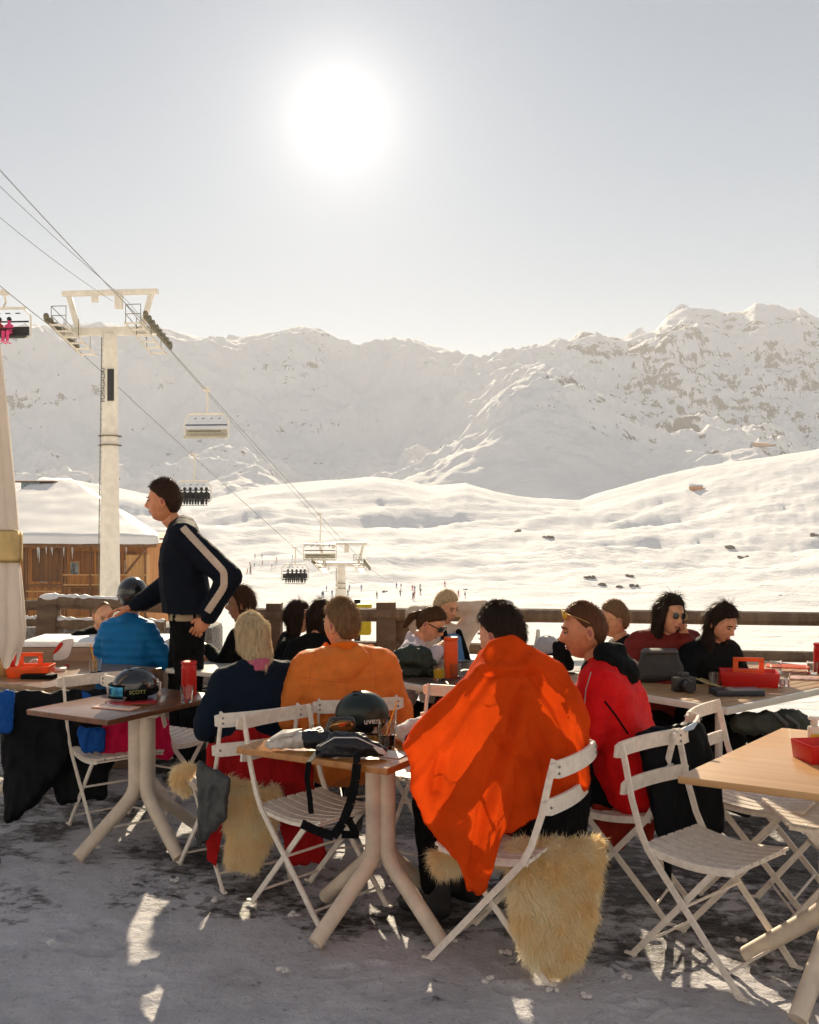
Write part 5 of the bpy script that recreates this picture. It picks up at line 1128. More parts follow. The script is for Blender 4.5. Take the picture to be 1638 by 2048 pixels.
# coats on the blonde woman's chair
rcoat = fab('red_coat', (.42, .010, .012), rough=.75, thin=.1); lining = mat('grey_lining', (.045, .048, .05), .38, var=.12, spec=.5, bump=.2, bscale=30); gcoat = fab('dark_coat', (.004, .005, .007), rough=.6)
fold1 = lambda V, N_: (ridged(np.stack([V[:, 0] * 9, V[:, 1] * 9, V[:, 2] * 2.2], 1), 3) - 1) * .016
fold2 = lambda V, N_: (ridged(np.stack([V[:, 0] * 16, V[:, 1] * 12, V[:, 2] * 7], 1), 3) - 1) * .010
o = quilt([[hp(425, 1500, 4.66, .03), hp(560, 1500, 4.80, .03), hp(470, 1560, 4.66, .03), hp(600, 1560, 4.8, .03), hp(500, 1460, 4.72, .02)], [hp(425, 1500, 4.66, .02), hp(450, 1560, 4.62, .02), hp(415, 1720, 4.55, .02), hp(433, 1735, 4.55, .015)],
           [hp(560, 1530, 4.8, .025), hp(612, 1530, 4.85, .025), hp(575, 1720, 4.7, .025), hp(645, 1720, 4.75, .02)], [hp(575, 1640, 4.75, .02), hp(610, 1560, 4.8, .02), hp(620, 1600, 4.8, .02)]], rcoat, 'coat', 'deep red coat hung over the chair of the blonde woman', 'coat', vox=.010, foldf=fold1)
q = quilt([[hp(400, 1530, 4.52, .02), hp(452, 1560, 4.50, .02), hp(405, 1640, 4.50, .02), hp(448, 1630, 4.48, .02)], [hp(405, 1640, 4.50, .02), hp(440, 1640, 4.48, .02), hp(398, 1690, 4.50, .012)]], lining, 'lining', '', '', vox=.008, foldf=fold2, parent=o)
del_ = [q.pop(k) for k in ('label', 'category') if k in q]
# pink jacket and its chair, black and blue jackets at the left edge
pinkj = fab('pink_jacket', (.75, .01, .10), rough=.6, thin=.15); cobalt = fab('cobalt_cloth', (.006, .07, .32), rough=.6)
quilt([[hp(215, 1450, 5.55, .03), hp(330, 1445, 5.6, .03), hp(215, 1505, 5.5, .03), hp(335, 1508, 5.55, .03)]], pinkj, 'jacket', 'shocking pink ski jacket lying under the walnut table', 'jacket', foldf=fold1)
o = quilt([[hp(20, 1400, 5.6, .05), hp(215, 1395, 5.75, .05), hp(30, 1520, 5.5, .08), hp(215, 1500, 5.65, .06)], [hp(30, 1520, 5.5, .06), hp(130, 1510, 5.55, .06), hp(15, 1640, 5.4, .03), hp(60, 1600, 5.4, .04)], [hp(130, 1510, 5.6, .05), hp(215, 1500, 5.65, .05), hp(120, 1600, 5.5, .03), hp(205, 1590, 5.55, .03)]], gcoat, 'jacket', 'big black ski jacket draped over chairs at the left edge', 'jacket', vox=.014, foldf=fold1)
q = quilt([[hp(-30, 1395, 5.42, .02), hp(22, 1385, 5.48, .02), hp(-30, 1465, 5.4, .02), hp(18, 1458, 5.42, .02)]], cobalt, 'blue_panel', '', '', foldf=fold2, parent=o); [q.pop(k) for k in ('label', 'category') if k in q]
q = quilt([[hp(160, 1460, 5.44, .02), hp(205, 1462, 5.46, .02), hp(168, 1500, 5.42, .02), hp(204, 1498, 5.44, .02)]], cobalt, 'blue_panel', '', '', foldf=fold2, parent=o); [q.pop(k) for k in ('label', 'category') if k in q]
q = quilt([[hp(166, 1385, 5.66, .012), hp(180, 1392, 5.66, .012), hp(170, 1400, 5.66, .012)]], cobalt, 'blue_panel', '', '', parent=o); [q.pop(k) for k in ('label', 'category') if k in q]
# black coat behind the empty chair on the right
o = quilt([[hp(1285, 1475, 4.22, .03), hp(1395, 1455, 4.28, .03), hp(1310, 1560, 4.18, .04), hp(1420, 1560, 4.25, .04)], [hp(1310, 1560, 4.18, .04), hp(1420, 1560, 4.25, .04), hp(1320, 1665, 4.15, .02), hp(1440, 1655, 4.22, .02)], [hp(1325, 1670, 4.15, .02), hp(1345, 1670, 4.15, .02), hp(1335, 1770, 4.13, .015)]], gcoat, 'coat', 'black ski coat hung behind the empty chair by the oak table', 'coat', foldf=fold1)
q = quilt([[hp(1362, 1462, 4.20, .008), hp(1392, 1446, 4.22, .008), hp(1385, 1458, 4.2, .006)]], mat('pale_blue_print', (.45, .55, .68), .6), 'printed_logo', '', '', vox=.006, parent=o); [q.pop(k) for k in ('label', 'category') if k in q]
quilt([[hp(1195, 1600, 4.4, .02), hp(1310, 1590, 4.45, .02), hp(1200, 1680, 4.35, .02), hp(1240, 1690, 4.35, .02)], [hp(1280, 1600, 4.4, .02), hp(1310, 1600, 4.4, .02), hp(1300, 1700, 4.35, .02)]], fab('rust_cloth', (.30, .025, .010), thin=.2), 'blanket', 'rust red blanket hanging from the seat of the man in red', 'blanket', foldf=fold1)
# closed parasol
px_ = at(-24, 1000, 4.95); t = empty('closed_parasol', (px_.x, px_.y, 0), 0, 'tall closed cream parasol tied with a yellow band at the left edge', 'parasol')
canvas = mat('parasol_canvas', (.86, .74, .62), .8, var=.06, vscale=3, bump=.2, bscale=200, thin=.12)
zz = lambda py: EYE - (py - HY) / F * 4.95; rr = lambda px: (px + 24) / F * 4.95
G = []
for py, pxr in ((560, -12), (690, 0), (800, 12), (900, 22), (1000, 32), (1055, 36), (1075, 38), (1125, 36), (1140, 40), (1200, 45), (1260, 49), (1285, 46), (1318, 36)):
    z = zz(py); r0 = rr(pxr); row = []
    for a in np.linspace(0, 2 * math.pi, 97)[:-1]:
        am = .16 if not 1060 < py < 1135 else .08; k = (1 - am + am * abs(math.cos(a * 4 + .5 + .3 * math.sin(py / 90))) ** .7)
        dzz = (.04 * math.cos(a * 8 + 1) if py > 1300 else 0); row.append((r0 * k * math.cos(a), r0 * k * math.sin(a), z + dzz))
    G.append(row)
mb = MB(); mb.sheet(G, close=True); part('canopy', mb, canvas, t, angle=None)
mb = MB(); mb.sheet([[((rr(38) + .006) * math.cos(a), (rr(38) + .006) * math.sin(a), z + .015 * math.cos(a + 1)) for a in np.linspace(0, 2 * math.pi, 41)] for z in (zz(1062), zz(1132))]); link('tie_band', fuse_thick(mb, .006), mat('band_yellow', (.85, .62, .27), .7, thin=.2), t)
mb = MB(); mb.tube([(0, 0, 0), (0, 0, zz(540))], .024, 14); part('pole', mb, mat('pole_grey', (.5, .48, .45), .4, .3), t)
mb = MB(); mb.lathe([(.06, 0), (.06, .02), (.035, .03), (.035, .14)], 20); part('base', mb, mat('parasol_base', (.3, .29, .28), .8), t, angle=40)

q = quilt([[hp(1045, 1590, 3.95, .085), hp(1140, 1580, 3.98, .085), hp(1085, 1665, 3.93, .055), hp(1150, 1660, 3.95, .055)], [hp(1020, 1620, 3.93, .05), hp(1085, 1665, 3.93, .05), hp(1045, 1590, 3.95, .06)]], blackf, 'coat_tail', '', '', foldf=fold1, parent=P['blanket'][0]); [q.pop(k) for k in ('label', 'category') if k in q]
# ================================================================== things on the tables
TT = .74
def on(px, py, z=TT):
    """point on a table top seen at a pixel"""
    return ground(px, py, z)
red_p = mat('red_plastic', (.62, .012, .010), .35, var=.04, thin=.18); org_p = mat('orange_plastic', (.85, .12, .015), .4, var=.03, thin=.3)
glass = mat('glass', (.93, .93, .92), .03, trans=1., var=0, ior=1.45); cola = mat('cola', (.035, .010, .004), .05, trans=.3, var=0); juice = mat('yellow_juice', (.95, .72, .03), .1, trans=.15, var=.02, thin=.3); straw_m = mat('straw_orange', (.85, .42, .05), .4, var=.02, thin=.2)
def tumbler(px, py, h, r, label, fill=None, fm=None, straw=None, z=TT, ribs=0):
    p = on(px, py, z); t = empty('drinking_glass', tuple(p), 0, label, 'glass', 'drinking glasses on the tables')
    prof = [(r * .80, 0), (r * .84, .004), (r, h), (r * .95, h), (r * .78, .014), (0.0005, .012)]
    mb = MB(); n = 32; V = []
    for (q, zz_) in prof:
        for k in range(n):
            rr_ = q * (1 + (.02 * math.cos(k * math.pi) if ribs and q > .01 else 0)); V.append((rr_ * math.cos(2 * math.pi * k / n), rr_ * math.sin(2 * math.pi * k / n), zz_))
    K = len(prof); mb.add(V, [(i * n + k, i * n + (k + 1) % n, (i + 1) * n + (k + 1) % n, (i + 1) * n + k) for i in range(K - 1) for k in range(n)] + [tuple(range(n))[::-1]])
    part('tumbler', mb, glass, t, angle=60)
    if fill: mb = MB(); mb.lathe([(r * .76, .016), (r * (.78 + .17 * fill) - .001, h * fill)], 28); part('drink', mb, fm, t, angle=60)
    if straw: mb = MB(); mb.tube([(-straw[0] * .3, 0, .02), (straw[0], .005, straw[1])], .0035, 8); part('straw', mb, straw_m, t)
    return t
tumbler(773, 1497, .115, .040, 'tall glass of cola with a yellow straw on the front table', .52, cola, (.045, .20), ribs=1)
tumbler(191, 1352, .105, .040, 'nearly empty glass with a yellow straw on the left table', .32, cola, (-.035, .20), ribs=1)
tumbler(374, 1404, .085, .036, 'small empty glass beside the red flask on the walnut table', ribs=1)
tumbler(878, 1361, .085, .040, 'glass of yellow juice beside the green backpack', .8, juice)
tumbler(911, 1357, .095, .035, 'empty glass right of the tall red flask', ribs=1)
tumbler(1428, 1375, .085, .037, 'clear ribbed glass left of the red caddy', ribs=1)
tumbler(1567, 1373, .085, .038, 'clear ribbed glass right of the red caddy', .5, mat('pinkish_water', (.8, .6, .6), .1, trans=.8, var=0), ribs=1)
tumbler(1552, 1346, .08, .036, 'clear glass behind the red caddy near the menus', ribs=1)
tumbler(1625, 1348, .08, .036, 'clear glass under the red flask at the right edge', ribs=1)
# tall ribbed red flasks
def flask(px, py, h, r, label, m_=red_p):
    p = on(px, py); t = empty('flask', tuple(p), 0, label, 'flask', 'tall red flasks on the tables')
    prof = [(r * .98, 0), (r, .01)]
    for k in range(5): z = h * .16 * (k + .4); prof += [(r, z), (r * .985, z + .004), (r, z + .008)]
    prof += [(r, h * .84), (r * .93, h * .86), (r * .93, h * .92)]
    mb = MB(); mb.lathe(prof, 32); part('flask_body', mb, m_, t, angle=50)
    mb = MB(); mb.lathe([(r * 1.0, h * .92), (r * 1.03, h * .925), (r * 1.03, h * .985), (r * .98, h)], 32); part('lid', mb, m_, t, angle=50)
flask(378, 1389, .185, .042, 'tall ribbed red flask on the walnut table beside the blonde woman')
flask(902, 1355, .25, .043, 'tall orange red flask behind the yellow juice', org_p)
flask(1642, 1346, .19, .045, 'tall red flask cut by the right edge of the picture')
# table caddies
def caddy(px, py, deg, L_, w_, h, label, handle=True, z=TT, m_=red_p):
    p = on(px, py, z); t = empty('condiment_caddy', tuple(p), R(deg), label, 'caddy', 'red condiment caddies'); k = .93
    mb = MB(); a, b_ = L_ / 2, w_ / 2; o_ = [(-a, -b_), (a, -b_), (a, b_), (-a, b_)]; i_ = [(x * .95, y * .92) for x, y in o_]
    V = [(x * k, y * k, 0) for x, y in o_] + [(x, y, h) for x, y in o_] + [(x, y, h) for x, y in i_] + [(x * k, y * k, .006) for x, y in i_]
    mb.add(V, [(3, 2, 1, 0)] + [(i, (i + 1) % 4, 4 + (i + 1) % 4, 4 + i) for i in range(4)] + [(4 + i, 4 + (i + 1) % 4, 8 + (i + 1) % 4, 8 + i) for i in range(4)] + [(8 + i, 8 + (i + 1) % 4, 12 + (i + 1) % 4, 12 + i) for i in range(4)] + [(12, 13, 14, 15)])
    part('tray', mb, m_, t, bevel=.003, smooth=True)
    if handle:
        mb = MB(); q = L_ * .22; mb.bar((-q, 0, 0.01), (-q, 0, h + .075), .03, .012, up=(0, 1, 0)); mb.bar((q, 0, 0.01), (q, 0, h + .075), .03, .012, up=(0, 1, 0)); mb.bar((-q - .015, 0, h + .065), (q + .015, 0, h + .065), .014, .024); mb.bar((-q - .01, 0, h * .9), (q + .01, 0, h * .9), .014, .03)
        part('handle', mb, org_p, t, bevel=.003)
    return t
caddy(1497, 1370, -14, .33, .20, .085, 'wide red caddy with a handle on the slatted table')
caddy(62, 1352, 5, .26, .17, .07, 'orange red caddy beside the red folded card at left', m_=org_p)
caddy(590, 1312, 5, .17, .13, .05, 'orange red caddy behind the blonde woman', m_=org_p)
caddy(1648, 1520, 8, .20, .16, .075, 'red caddy holding a mustard packet on the oak table', False)
mb = MB(); mb.box((0, 0, .05), (.05, .035, .10)); mb.box((0, 0, .11), (.03, .02, .03)); p = on(1637, 1508); o = part('squeeze_bottle', mb, mat('bottle_cream', (.75, .7, .6), .4, thin=.2), loc=(p.x - .01, p.y + .02, p.z + .012), bevel=.012); tag(o, 'cream squeeze bottle standing in the red caddy on the oak table', 'bottle')
mb = MB(); mb.lathe([(.02, 0), (.024, .004), (.024, .012), (.021, .016)], 20, (0, 0, .125)); part('cap', mb, mat('cap_white', (.8, .78, .74), .4), o)
mb = MB(); mb.box((0, -.022, .045), (.042, .004, .05)); mb.box((0, -.0245, .05), (.03, .002, .012)); part('yellow_label', mb, mat('mustard_label', (.65, .48, .05), .5), o)
mb = MB(); mb.lathe([(.028, 0), (.03, .01), (.03, .09), (.012, .12), (.010, .15)], 20); o = part('sauce_bottle', mb, mat('ketchup', (.35, .012, .012), .3), loc=tuple(on(1668, 1505) + Vector((0, 0, .012)))); tag(o, 'dark red sauce bottle in the caddy at the right edge', 'bottle')
# red folded card and basket at the far left
p = on(22, 1352); t = empty('menu_card', tuple(p), R(-8), 'red folded menu card standing at the left edge', 'menu'); mb = MB(); mb.add([(-.10, 0, 0), (.06, 0, 0), (-.02, .02, .24), (-.10, 0, .005), (.06, .04, 0), (.09, .05, .0), (-.015, .03, .24)], [(0, 1, 2)]); 
mb = MB(); mb.prism([(-.08, -.002), (.05, -.002), (.05, .002), (-.08, .002)], 0, .001); 
G = [[(-.07, 0, 0), (.055, 0, 0)], [(-.015, .05, .22), (.0, .05, .22)]]; mb = MB(); mb.sheet(G); link('front_leaf', fuse_thick(mb, .003), red_p, t); mb = MB(); mb.sheet([[(.055, 0, 0), (.085, .08, 0)], [(.0, .05, .22), (.005, .055, .22)]]); link('side_leaf', fuse_thick(mb, .003), mat('card_white', (.75, .68, .64), .6), t)
mb = MB(); mb.lathe([(.05, 0), (.055, .01), (.06, .09), (.056, .09), (.05, .012)], 24); o = part('bread_basket', mb, mat('basket', (.55, .33, .13), .7, bump=.8, bscale=50), loc=tuple(on(2, 1352)), angle=40); tag(o, 'small wicker basket at the extreme left of the table', 'basket')
mb = MB(); mb.ell((0, 0, .018), (.035, .035, .03)); mb.lathe([(.032, 0), (.035, .03), (.03, .045), (.012, .055)], 20, (0, 0, .0)); o = part('sauce_cup', mb, mat('cup_clear', (.7, .62, .5), .2, trans=.5), loc=tuple(on(70, 1346) + Vector((0, 0, .035)))); tag(o, 'small clear sauce cup sitting in the orange red caddy at left', 'cup')
def slab(px, py, deg, L_, w_, h, m_, name, label, cat, z=TT, bev=.004, group=None):
    mb = MB(); mb.box((0, 0, h / 2), (L_, w_, h)); o = part(name, mb, m_, loc=tuple(on(px, py, z)), bevel=bev); o.rotation_euler.z = R(deg); tag(o, label, cat, group); return o
slab(78, 1357, -5, .20, .08, .028, blackf, 'wallet', 'black wallet lying in front of the caddy at left', 'wallet')
slab(1473, 1390, 3, .27, .13, .035, mat('dark_case', (.02, .025, .04), .3), 'case', 'flat dark blue case in front of the wide red caddy', 'case')
# menus
menu = mat('menu_red', (.55, .03, .03), .3, var=.2, vscale=30, coat=.4); menu2 = mat('menu_print', (.70, .30, .20), .3, var=.35, vscale=40, coat=.4, col2=(.75, .62, .5)); paper = mat('paper', (.75, .70, .66), .6)
slab(232, 1416, -20, .24, .09, .008, menu2, 'menu', 'glossy orange printed menu on the walnut table', 'menu', group='menus lying on the tables'); slab(262, 1405, 22, .25, .15, .006, menu, 'menu', 'dark red menu under the helmet on the walnut table', 'menu', group='menus lying on the tables')
slab(1575, 1334, -20, .26, .16, .008, org_p, 'menu', 'orange red menu tilted behind the wide caddy', 'menu', z=.77, group='menus lying on the tables'); slab(1600, 1358, -15, .25, .14, .012, mat('menu_pink', (.75, .45, .36), .4, var=.3, vscale=25), 'menu', 'pale pink menu at the far right of the slatted table', 'menu', group='menus lying on the tables')
slab(112, 1342, 10, .12, .08, .02, paper, 'napkins', 'white paper napkins on the left wooden table', 'napkins')
slab(782, 1510, -25, .13, .11, .006, paper, 'coaster', 'white paper coaster under the cola glass', 'coaster')
# drinks cans
def can(px, py, m_, label, h=.115, r=.033, z=TT):
    t = empty('drink_can', tuple(on(px, py, z)), 0, label, 'can'); mb = MB(); mb.lathe([(r * .8, 0), (r, .008), (r, h * .92), (r * .82, h)], 24); part('can_body', mb, m_, t, angle=50)
    mb = MB(); mb.lathe([(r * .82, h), (r * .78, h + .002), (r * .7, h - .002)], 24); part('rim', mb, metal, t)
    return t
t = can(1440, 1349, mat('can_red', (.40, .02, .02), .25, .4), 'red drink can with a white label on the slatted table', h=.135)
mb = MB(); mb.sheet([[(.0338 * math.sin(a), -.0338 * math.cos(a), z) for a in np.linspace(-.85, .85, 12)] for z in (.06, .08, .128)]); part('white_label', mb, mat('can_white', (.8, .75, .7), .35), t)
mb = MB(); mb.sheet([[(.0344 * math.sin(a), -.0344 * math.cos(a), z) for a in np.linspace(-.3, .3, 8)] for z in (.085, .108)]); part('emblem', mb, blackf, t)
t = can(1462, 1350, mat('can_cream', (.55, .42, .28), .3, .4), 'short cream can behind the red caddy', h=.085)
# bottle behind
p = on(920, 1352); t = empty('glass_bottle', tuple(p), 0, 'small clear glass bottle beside the tall flask', 'bottle'); mb = MB(); mb.lathe([(.03, 0), (.033, .01), (.033, .07), (.014, .12), (.012, .155), (.014, .158)], 24); part('bottle_glass', mb, mat('pale_glass', (.8, .85, .7), .05, trans=.8, var=0), t, angle=60)
t.location = tuple(on(893, 1352)); 
p = on(1076, 1312); t = empty('sauce_bottle', tuple(p), 0, 'tall clear sauce bottle with red base beyond the orange blanket', 'bottle'); mb = MB(); mb.lathe([(.028, 0), (.03, .01), (.03, .05)], 20); part('red_base', mb, red_p, t, angle=50); mb = MB(); mb.lathe([(.03, .05), (.03, .07), (.018, .13), (.012, .19)], 20); part('bottle_neck', mb, mat('milk_glass', (.75, .72, .68), .2, trans=.4), t, angle=60)

# ---- ski helmets
def helmet(px, py, deg, col, label, strap=True, S=1.0, z=TT, lens=None, tilt=0, txt=None, tcol=None):
    t = empty('ski_helmet', tuple(on(px, py, z)), R(deg), label, 'helmet', 'ski helmets on the tables'); t.scale = (S, S, S)
    def f(n):
        P_ = n * (.112, .142, .125); low = n[:, 2] < -.35; P_[:, 2] = np.where(P_[:, 2] < -.035, -.035 - (abs(P_[:, 2]) - .035) * .12, P_[:, 2]); P_[:, 1] += .012 * np.clip(-n[:, 2], 0, 1) * -1; return P_
    mb = MB(); mb.ell((0, 0, .075), 1, nu=56, nv=40, fn=f); part('shell', mb, col, t)
    mb = MB(); P_ = [(.113 * math.sin(a), .142 * math.cos(a), .044 + .01 * math.cos(a * 2)) for a in np.linspace(0, 2 * math.pi, 41)]; mb.tube(P_, .008, 8, caps=False); part('edge_trim', mb, blackf, t)
    mb = MB()
    for s in (-1, 1): mb.hull([(s * .094, -.01, .05, .022), (s * .088, -.04, .02, .02), (s * .088, .03, .018, .018)])
    part('ear_pads', mb, blackf, t)
    mb = MB()
    for x in (-.04, 0, .04): mb.ell((x, .03, .196 - abs(x) * .25), (.007, .022, .004), nu=10, nv=6)
    part('vents', mb, blackf, t)
    if lens:
        mb = MB(); G = [[(.118 * math.sin(a) * 1.0, .006 + .15 * math.cos(a), zc + .0) for a in np.linspace(-.95, .95, 22)] for zc in (.028, .04, .075, .098)]
        mb.sheet(G); link('goggle_lens', fuse_thick(mb, .008), lens, t)
        mb = MB(); G = [[(.116 * math.sin(a), .143 * math.cos(a), zc) for a in np.linspace(.95, 2 * math.pi - .95, 40)] for zc in (.048, .078)]; mb.sheet(G); link('goggle_strap', fuse_thick(mb, .005), blackf, t)
        mb = MB(); mb.tube([(.121 * math.sin(a), .008 + .152 * math.cos(a), .063 + .038 * math.sin(q)) for a, q in [(-.98 + 1.96 * k / 20, math.pi / 2) for k in range(21)] + [(.98 - 1.96 * k / 20, -math.pi / 2) for k in range(21)]], .006, 6); part('goggle_frame', mb, blackf, t)
    if txt:
        body, ang, zt, size = txt
        M = Matrix.Translation((.118 * math.sin(ang), .146 * math.cos(ang), zt)) @ Matrix.Rotation(math.pi - ang, 4, 'Z') @ Matrix.Rotation(R(90), 4, 'X')
        text_mesh(body, size, .002, 'lettering', tcol, t, M)
    return t
lensb = mat('blue_mirror', (.01, .06, .30), .12, .8, var=.4, vscale=14, col2=(.03, .35, .42), coat=.5)
hel_b = mat('helmet_gloss', (.010, .012, .016), .16, spec=.7, coat=.5); hel_g = mat('helmet_green', (.009, .020, .018), .34, spec=.5)
helmet(270, 1398, 118, hel_b, 'glossy black ski helmet with blue mirrored goggles on the walnut table', lens=lensb, S=.86, txt=('SCOTT', R(-86), .06, .032), tcol=mat('print_lime', (.35, .38, .12), .5))
helmet(724, 1458, 95, hel_g, 'matt dark green ski helmet on the front table', S=.88, txt=('uvex', R(-108), .062, .045), tcol=mat('print_white', (.75, .73, .7), .5))
helmet(1095, 1316, 200, mat('helmet_grey', (.42, .39, .40), .35), 'grey ski helmet on the pale table beyond the blanket', S=.8)
# goggles lying against the green helmet
p = on(690, 1478); t = empty('ski_goggles', tuple(p), R(20), 'black ski goggles leaning at the left of the green helmet', 'goggles'); mb = MB(); mb.hull([(-.07, 0, .045, .02), (.03, .0, .045, .02), (-.06, 0, .085, .018), (.03, 0, .08, .018)]); link('frame', fuse(mb, .006, 2, lambda V, N_: fbm(V * 40, 2) * .006), mat('goggle_shell', (.02, .018, .016), .25, spec=.8), t); mb = MB(); mb.ell((-.02, -.018, .062), (.055, .010, .026)); part('lens', mb, mat('bronze_lens', (.30, .16, .06), .08, .8), t)
mb = MB(); mb.tube([(.03, 0, .05), (.10, -.03, .02), (.16, -.02, .012)], .012, 8, flat=.3); part('strap', mb, blackf, t)
# gloves and mittens
def blob(hulls, loc, name, label, cat, m_, vox=.007, ff=None, rz=0, kids=()):
    mb = MB(); [mb.hull(h) for h in hulls]; o = link(name, fuse(mb, vox, 3, ff), m_, loc=loc); o.rotation_euler.z = R(rz); tag(o, label, cat); return o
crin = lambda V, N_: (ridged(V * 22, 3) - 1) * .006
glove_w = mat('glove_white', (.62, .57, .52), .55, var=.3, vscale=14, bump=.3); glove_b = mat('glove_black', (.012, .014, .02), .45, var=.2, bump=.3)
p = on(598, 1500); g_ = blob([[(-.09, -.02, .035, .03), (-.04, .02, .04, .033), (.0, 0, .045, .033)], [(-.04, .0, .04, .035), (.07, .0, .045, .035)], [(-.12, -.03, .03, .022), (-.08, 0, .035, .03)]], tuple(p), 'ski_glove', 'white and black ski glove lying at the left end of the front table', 'glove', glove_w, ff=crin)
mb = MB(); mb.hull([(.03, .0, .045, .038), (.12, -.01, .042, .040), (.09, .03, .06, .03)]); link('cuff', fuse(mb, .007, 3, crin), glove_b, g_)
mb = MB()
for k in range(4): mb.tube([(-.02 + .01 * k, -.03 + .02 * k, .075), (-.07, -.035 + .022 * k, .068), (-.115, -.04 + .018 * k, .045)], [.009, .010, .007], 8)
part('fingers', mb, glove_w, g_)
p = on(700, 1516); g_ = blob([[(-.115, .0, .03, .028), (-.06, .0, .055, .035), (.05, .0, .052, .038), (.13, -.01, .03, .022)], [(-.06, .02, .075, .03), (.04, .02, .07, .03)]], tuple(p), 'hip_pack', 'black hip pack with white piping and hanging straps on the front table', 'bag', glove_b, ff=crin)
wh = mat('white_piping', (.7, .68, .66), .5)
mb = MB(); mb.tube([(-.12, -.035, .055), (-.06, -.045, .092), (.03, -.045, .092), (.12, -.04, .05), (.152, -.03, .02)], .0025, 6); part('piping', mb, wh, g_)
mb = MB(); mb.hull([(.10, -.035, .05, .004), (.13, -.04, .045, .004), (.152, -.03, .02, .004), (.12, -.04, .03, .004)]); part('white_patch', mb, wh, g_)
def strap(P_, w_, nm, parent):
    mb = MB()
    for a, b_ in zip(P_[:-1], P_[1:]): mb.bar(a, b_, w_, .003, up=(-.3, -1, .1))
    return part(nm, mb, blackf, parent)
strap([(-.13, -.02, .03), (-.155, -.115, .01), (-.16, -.13, -.05), (-.15, -.12, -.13), (-.145, -.12, -.19)], .022, 'strap', g_)
strap([(.03, -.06, .03), (.035, -.135, .008), (.03, -.15, -.05), (.01, -.15, -.14), (-.02, -.14, -.22), (-.06, -.10, -.285), (-.13, -.06, -.275), (-.19, -.05, -.25)], .036, 'strap', g_)
strap([(.0, -.14, -.2), (.03, -.12, -.27), (.04, -.08, -.285), (-.03, -.06, -.29)], .03, 'strap', g_)
# green backpack, camera bag, camera
p = on(822, 1358); crin2 = lambda V, N_: (ridged(V * 12, 3) - 1) * .014
bk = blob([[(-.08, 0, .10, .06), (.06, 0, .11, .08), (0, 0, .14, .06), (.10, 0, .07, .06)], [(-.16, -.02, .035, .035), (.12, -.02, .035, .04), (-.10, .0, .06, .05)]], tuple(p + Vector((0, .1, 0))), 'backpack', 'dark green rucksack on the slatted table behind the orange jacket', 'backpack', mat('pack_green', (.012, .028, .018), .6, bump=.3), ff=crin2, vox=.009)
mb = MB(); mb.tube([(-.10 + .026 * math.cos(a), -.085, .105 + .016 * math.sin(a)) for a in np.linspace(0, 2 * math.pi, 21)], .0035, 6); mb.tube([(-.17, -.07, .05), (-.12, -.07, .062), (-.09, -.07, .06), (-.05, -.075, .045)], .004, 6); part('emblem', mb, wh, bk)
p = on(1330, 1372); bg_ = blob([[(-.10, 0, .05, .05), (.10, 0, .05, .05), (-.08, 0, .16, .035), (.08, 0, .16, .035)]], tuple(p + Vector((0, .12, 0))), 'camera_bag', 'dark grey camera bag behind the man in red', 'bag', mat('bag_charcoal', (.030, .028, .028), .6, bump=.4), ff=lambda V, N_: fbm(V * 15, 2) * .006)
mb = MB(); mb.hull([(-.09, 0, .195, .012), (.09, 0, .195, .012), (-.09, .02, .18, .02), (.09, .02, .18, .02), (-.09, -.05, .19, .008), (.09, -.05, .19, .008)]); part('lid', mb, mat('bag_grey', (.09, .08, .08), .5), bg_)
p = on(1372, 1385); t = empty('camera', tuple(p), R(10), 'black camera lying beside the clear ribbed glass', 'camera'); mb = MB(); mb.box((0, .03, .045), (.13, .05, .08)); mb.box((0, .03, .095), (.05, .045, .03)); part('camera_body', mb, mat('camera_black', (.014, .014, .015), .35, spec=.6), t, bevel=.006)
mb = MB(); mb.tube([(0, .0, .04), (0, -.03, .04), (0, -.06, .04)], [.036, .036, .033], 20); mb.tube([(0, -.06, .04), (0, -.062, .04)], [.028, .028], 20); part('lens', mb, mat('camera_black', (0, 0, 0)), t, angle=40)
mb = MB(); mb.tube([(.06, .03, .08), (.12, .0, .05), (.20, -.02, .03), (.17, .05, .04), (.12, .08, .06)], .012, 8, flat=.35); part('neck_strap', mb, mat('strap_yellow', (.35, .28, .12), .5), t)
mb = MB(); mb.hull([(-.10, 0, .05, .04), (.10, 0, .06, .045), (.16, 0, .04, .03)])
o = link('backpack', fuse(mb, .012, 3, crin2), mat('pack_olive', (.035, .04, .028), .6), loc=tuple(at(1530, 1476, 5.5))); o.scale = (1.5, 1.2, 1.5); tag(o, 'olive rucksack hanging under the far slatted table', 'backpack')
mb = MB(); mb.tube([(.06, -.05, .09), (.10, -.06, .06), (.11, -.05, .02)], .007, 6); mb.tube([(.02, -.05, .10), (.06, -.06, .06), (.07, -.05, .0)], .007, 6); part('straps', mb, MATS['bag_grey'], o)
# white sleeves/scarf on the table edge next to the blanket
whitek = fab('white_knit', (.74, .66, .62), bump=.7, bscale=90)
blob([[(-.02, 0, .06, .035), (.05, .01, .085, .035), (.11, 0, .06, .035)], [(.09, 0, .06, .035), (.16, .03, .03, .03)], [(-.02, 0, .06, .034), (0, -.01, .02, .026)], [(.10, .12, .09, .022), (.16, .16, .15, .022)]], tuple(on(818, 1500) + Vector((0, .1, 0))), 'scarf', 'crumpled white knitted scarf between the cola glass and the blanket', 'scarf', whitek, ff=crin2, vox=.008)
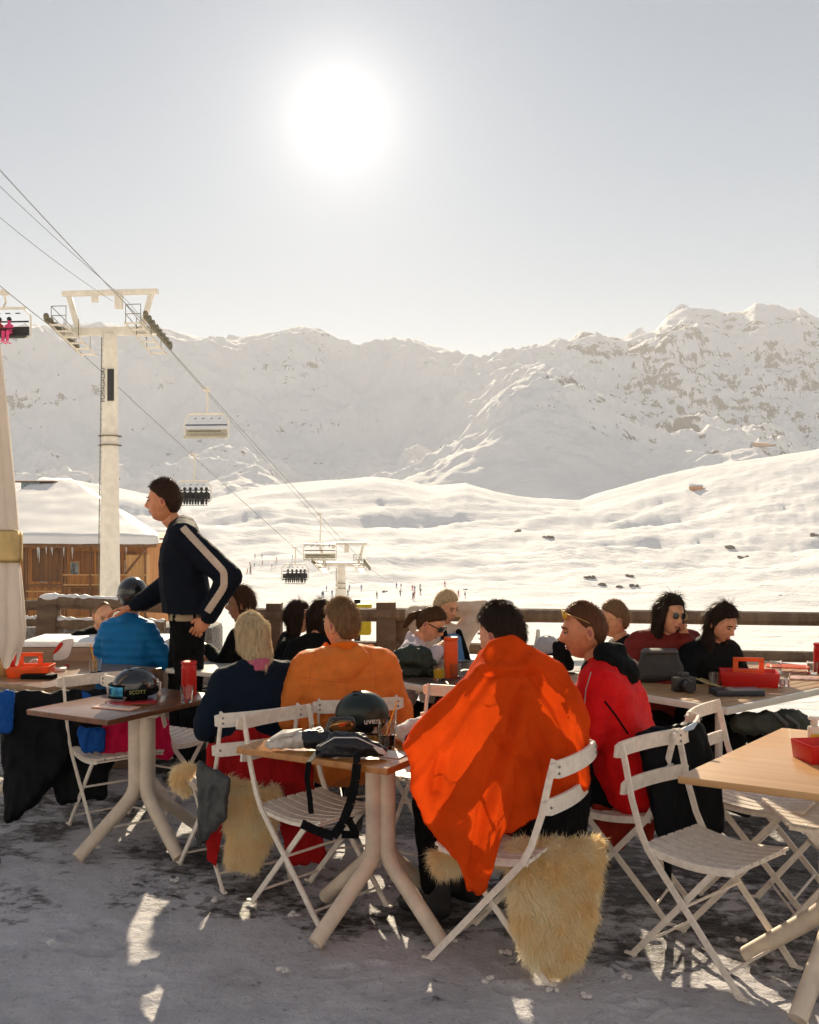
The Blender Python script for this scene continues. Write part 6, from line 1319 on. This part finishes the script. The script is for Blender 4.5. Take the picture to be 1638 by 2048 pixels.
# red and white flag cloth by the black jacket
mb = MB(); G = [[(-.12, 0, -.12), (-.02, .0, -.14), (.10, .02, -.10)], [(-.06, .01, 0), (.02, .02, .0), (.12, .0, .03)], [(-.02, 0, .11), (.06, .03, .12), (.16, .02, .14)]]; mb.sheet(G); 
mb.v = [v_ * .62 for v_ in mb.v]
fl = link('cloth', fuse_thick(mb, .006), mat('flag_white', (.72, .68, .66), .7), loc=tuple(at(122, 1300, 6.75))); tag(fl, 'white cloth with a red patch hanging beside the man in black', 'cloth')
mb = MB(); mb.add([(-.115, -.012, -.08), (-.06, -.008, .01), (-.015, -.008, .095), (.045, .01, .09), (-.01, 0, -.0)], [(0, 4, 3, 2, 1)]); mb.v = [v_ * .62 for v_ in mb.v]; link('red_patch', fuse_thick(mb, .004), red_p, fl)
mb = MB(); mb.lathe([(.016, 0), (.016, .003)], 20); st_ = part('sticker', mb, mat('sticker_red', (.3, .04, .05), .5), loc=(0, 0, 0)); st_.rotation_euler = (R(90), 0, 0); st_.location = at(134, 1332, 6.62); tag(st_, 'round dark red sticker on the white chair back at left', 'sticker')
# black sleeve at the extreme left
quilt([[hp(-25, 1262, 5.2, .03), hp(2, 1285, 5.2, .03), hp(-30, 1300, 5.2, .03)]], gcoat, 'jacket', 'black jacket hood poking in at the left edge above the table', 'jacket')
# black puffy sleeve beyond the red man's face
quilt([[hp(1122, 1290, 6.4, .05), hp(1128, 1330, 6.4, .06)]], blackf, 'backpack', 'small black bag beside the face of the man in red', 'backpack', foldf=fold1)
# loose lumps of snow on the terrace
g = np.random.default_rng(21); lump_m = mat('snow_lump', (.66, .62, .60), .8, var=.05, bump=.8, bscale=60)
spots = [(565, 1940), (1170, 1990), (980, 1960), (640, 1890), (1010, 1905), (900, 1880), (1250, 1955), (590, 1830), (1480, 1880), (350, 1760), (430, 1800), (1105, 1978)]
for k, (px, py) in enumerate(spots):
    p = ground(px, py); mb = MB(); r = .012 if k else .012
    for q in range(4): mb.ell((g.uniform(-1, 1) * r * 1.6, g.uniform(-1, 1) * r * 1.6, r * .4), (r * g.uniform(.7, 1.3), r * g.uniform(.7, 1.3), r * g.uniform(.5, .9)), nu=9, nv=7)
    V_ = mb.verts(); o = part('snow_lump', mb, lump_m, loc=(p.x, p.y, -.004)); tag(o, 'small loose lump of snow on the trampled terrace floor', 'snow lump', 'loose lumps of snow on the terrace')
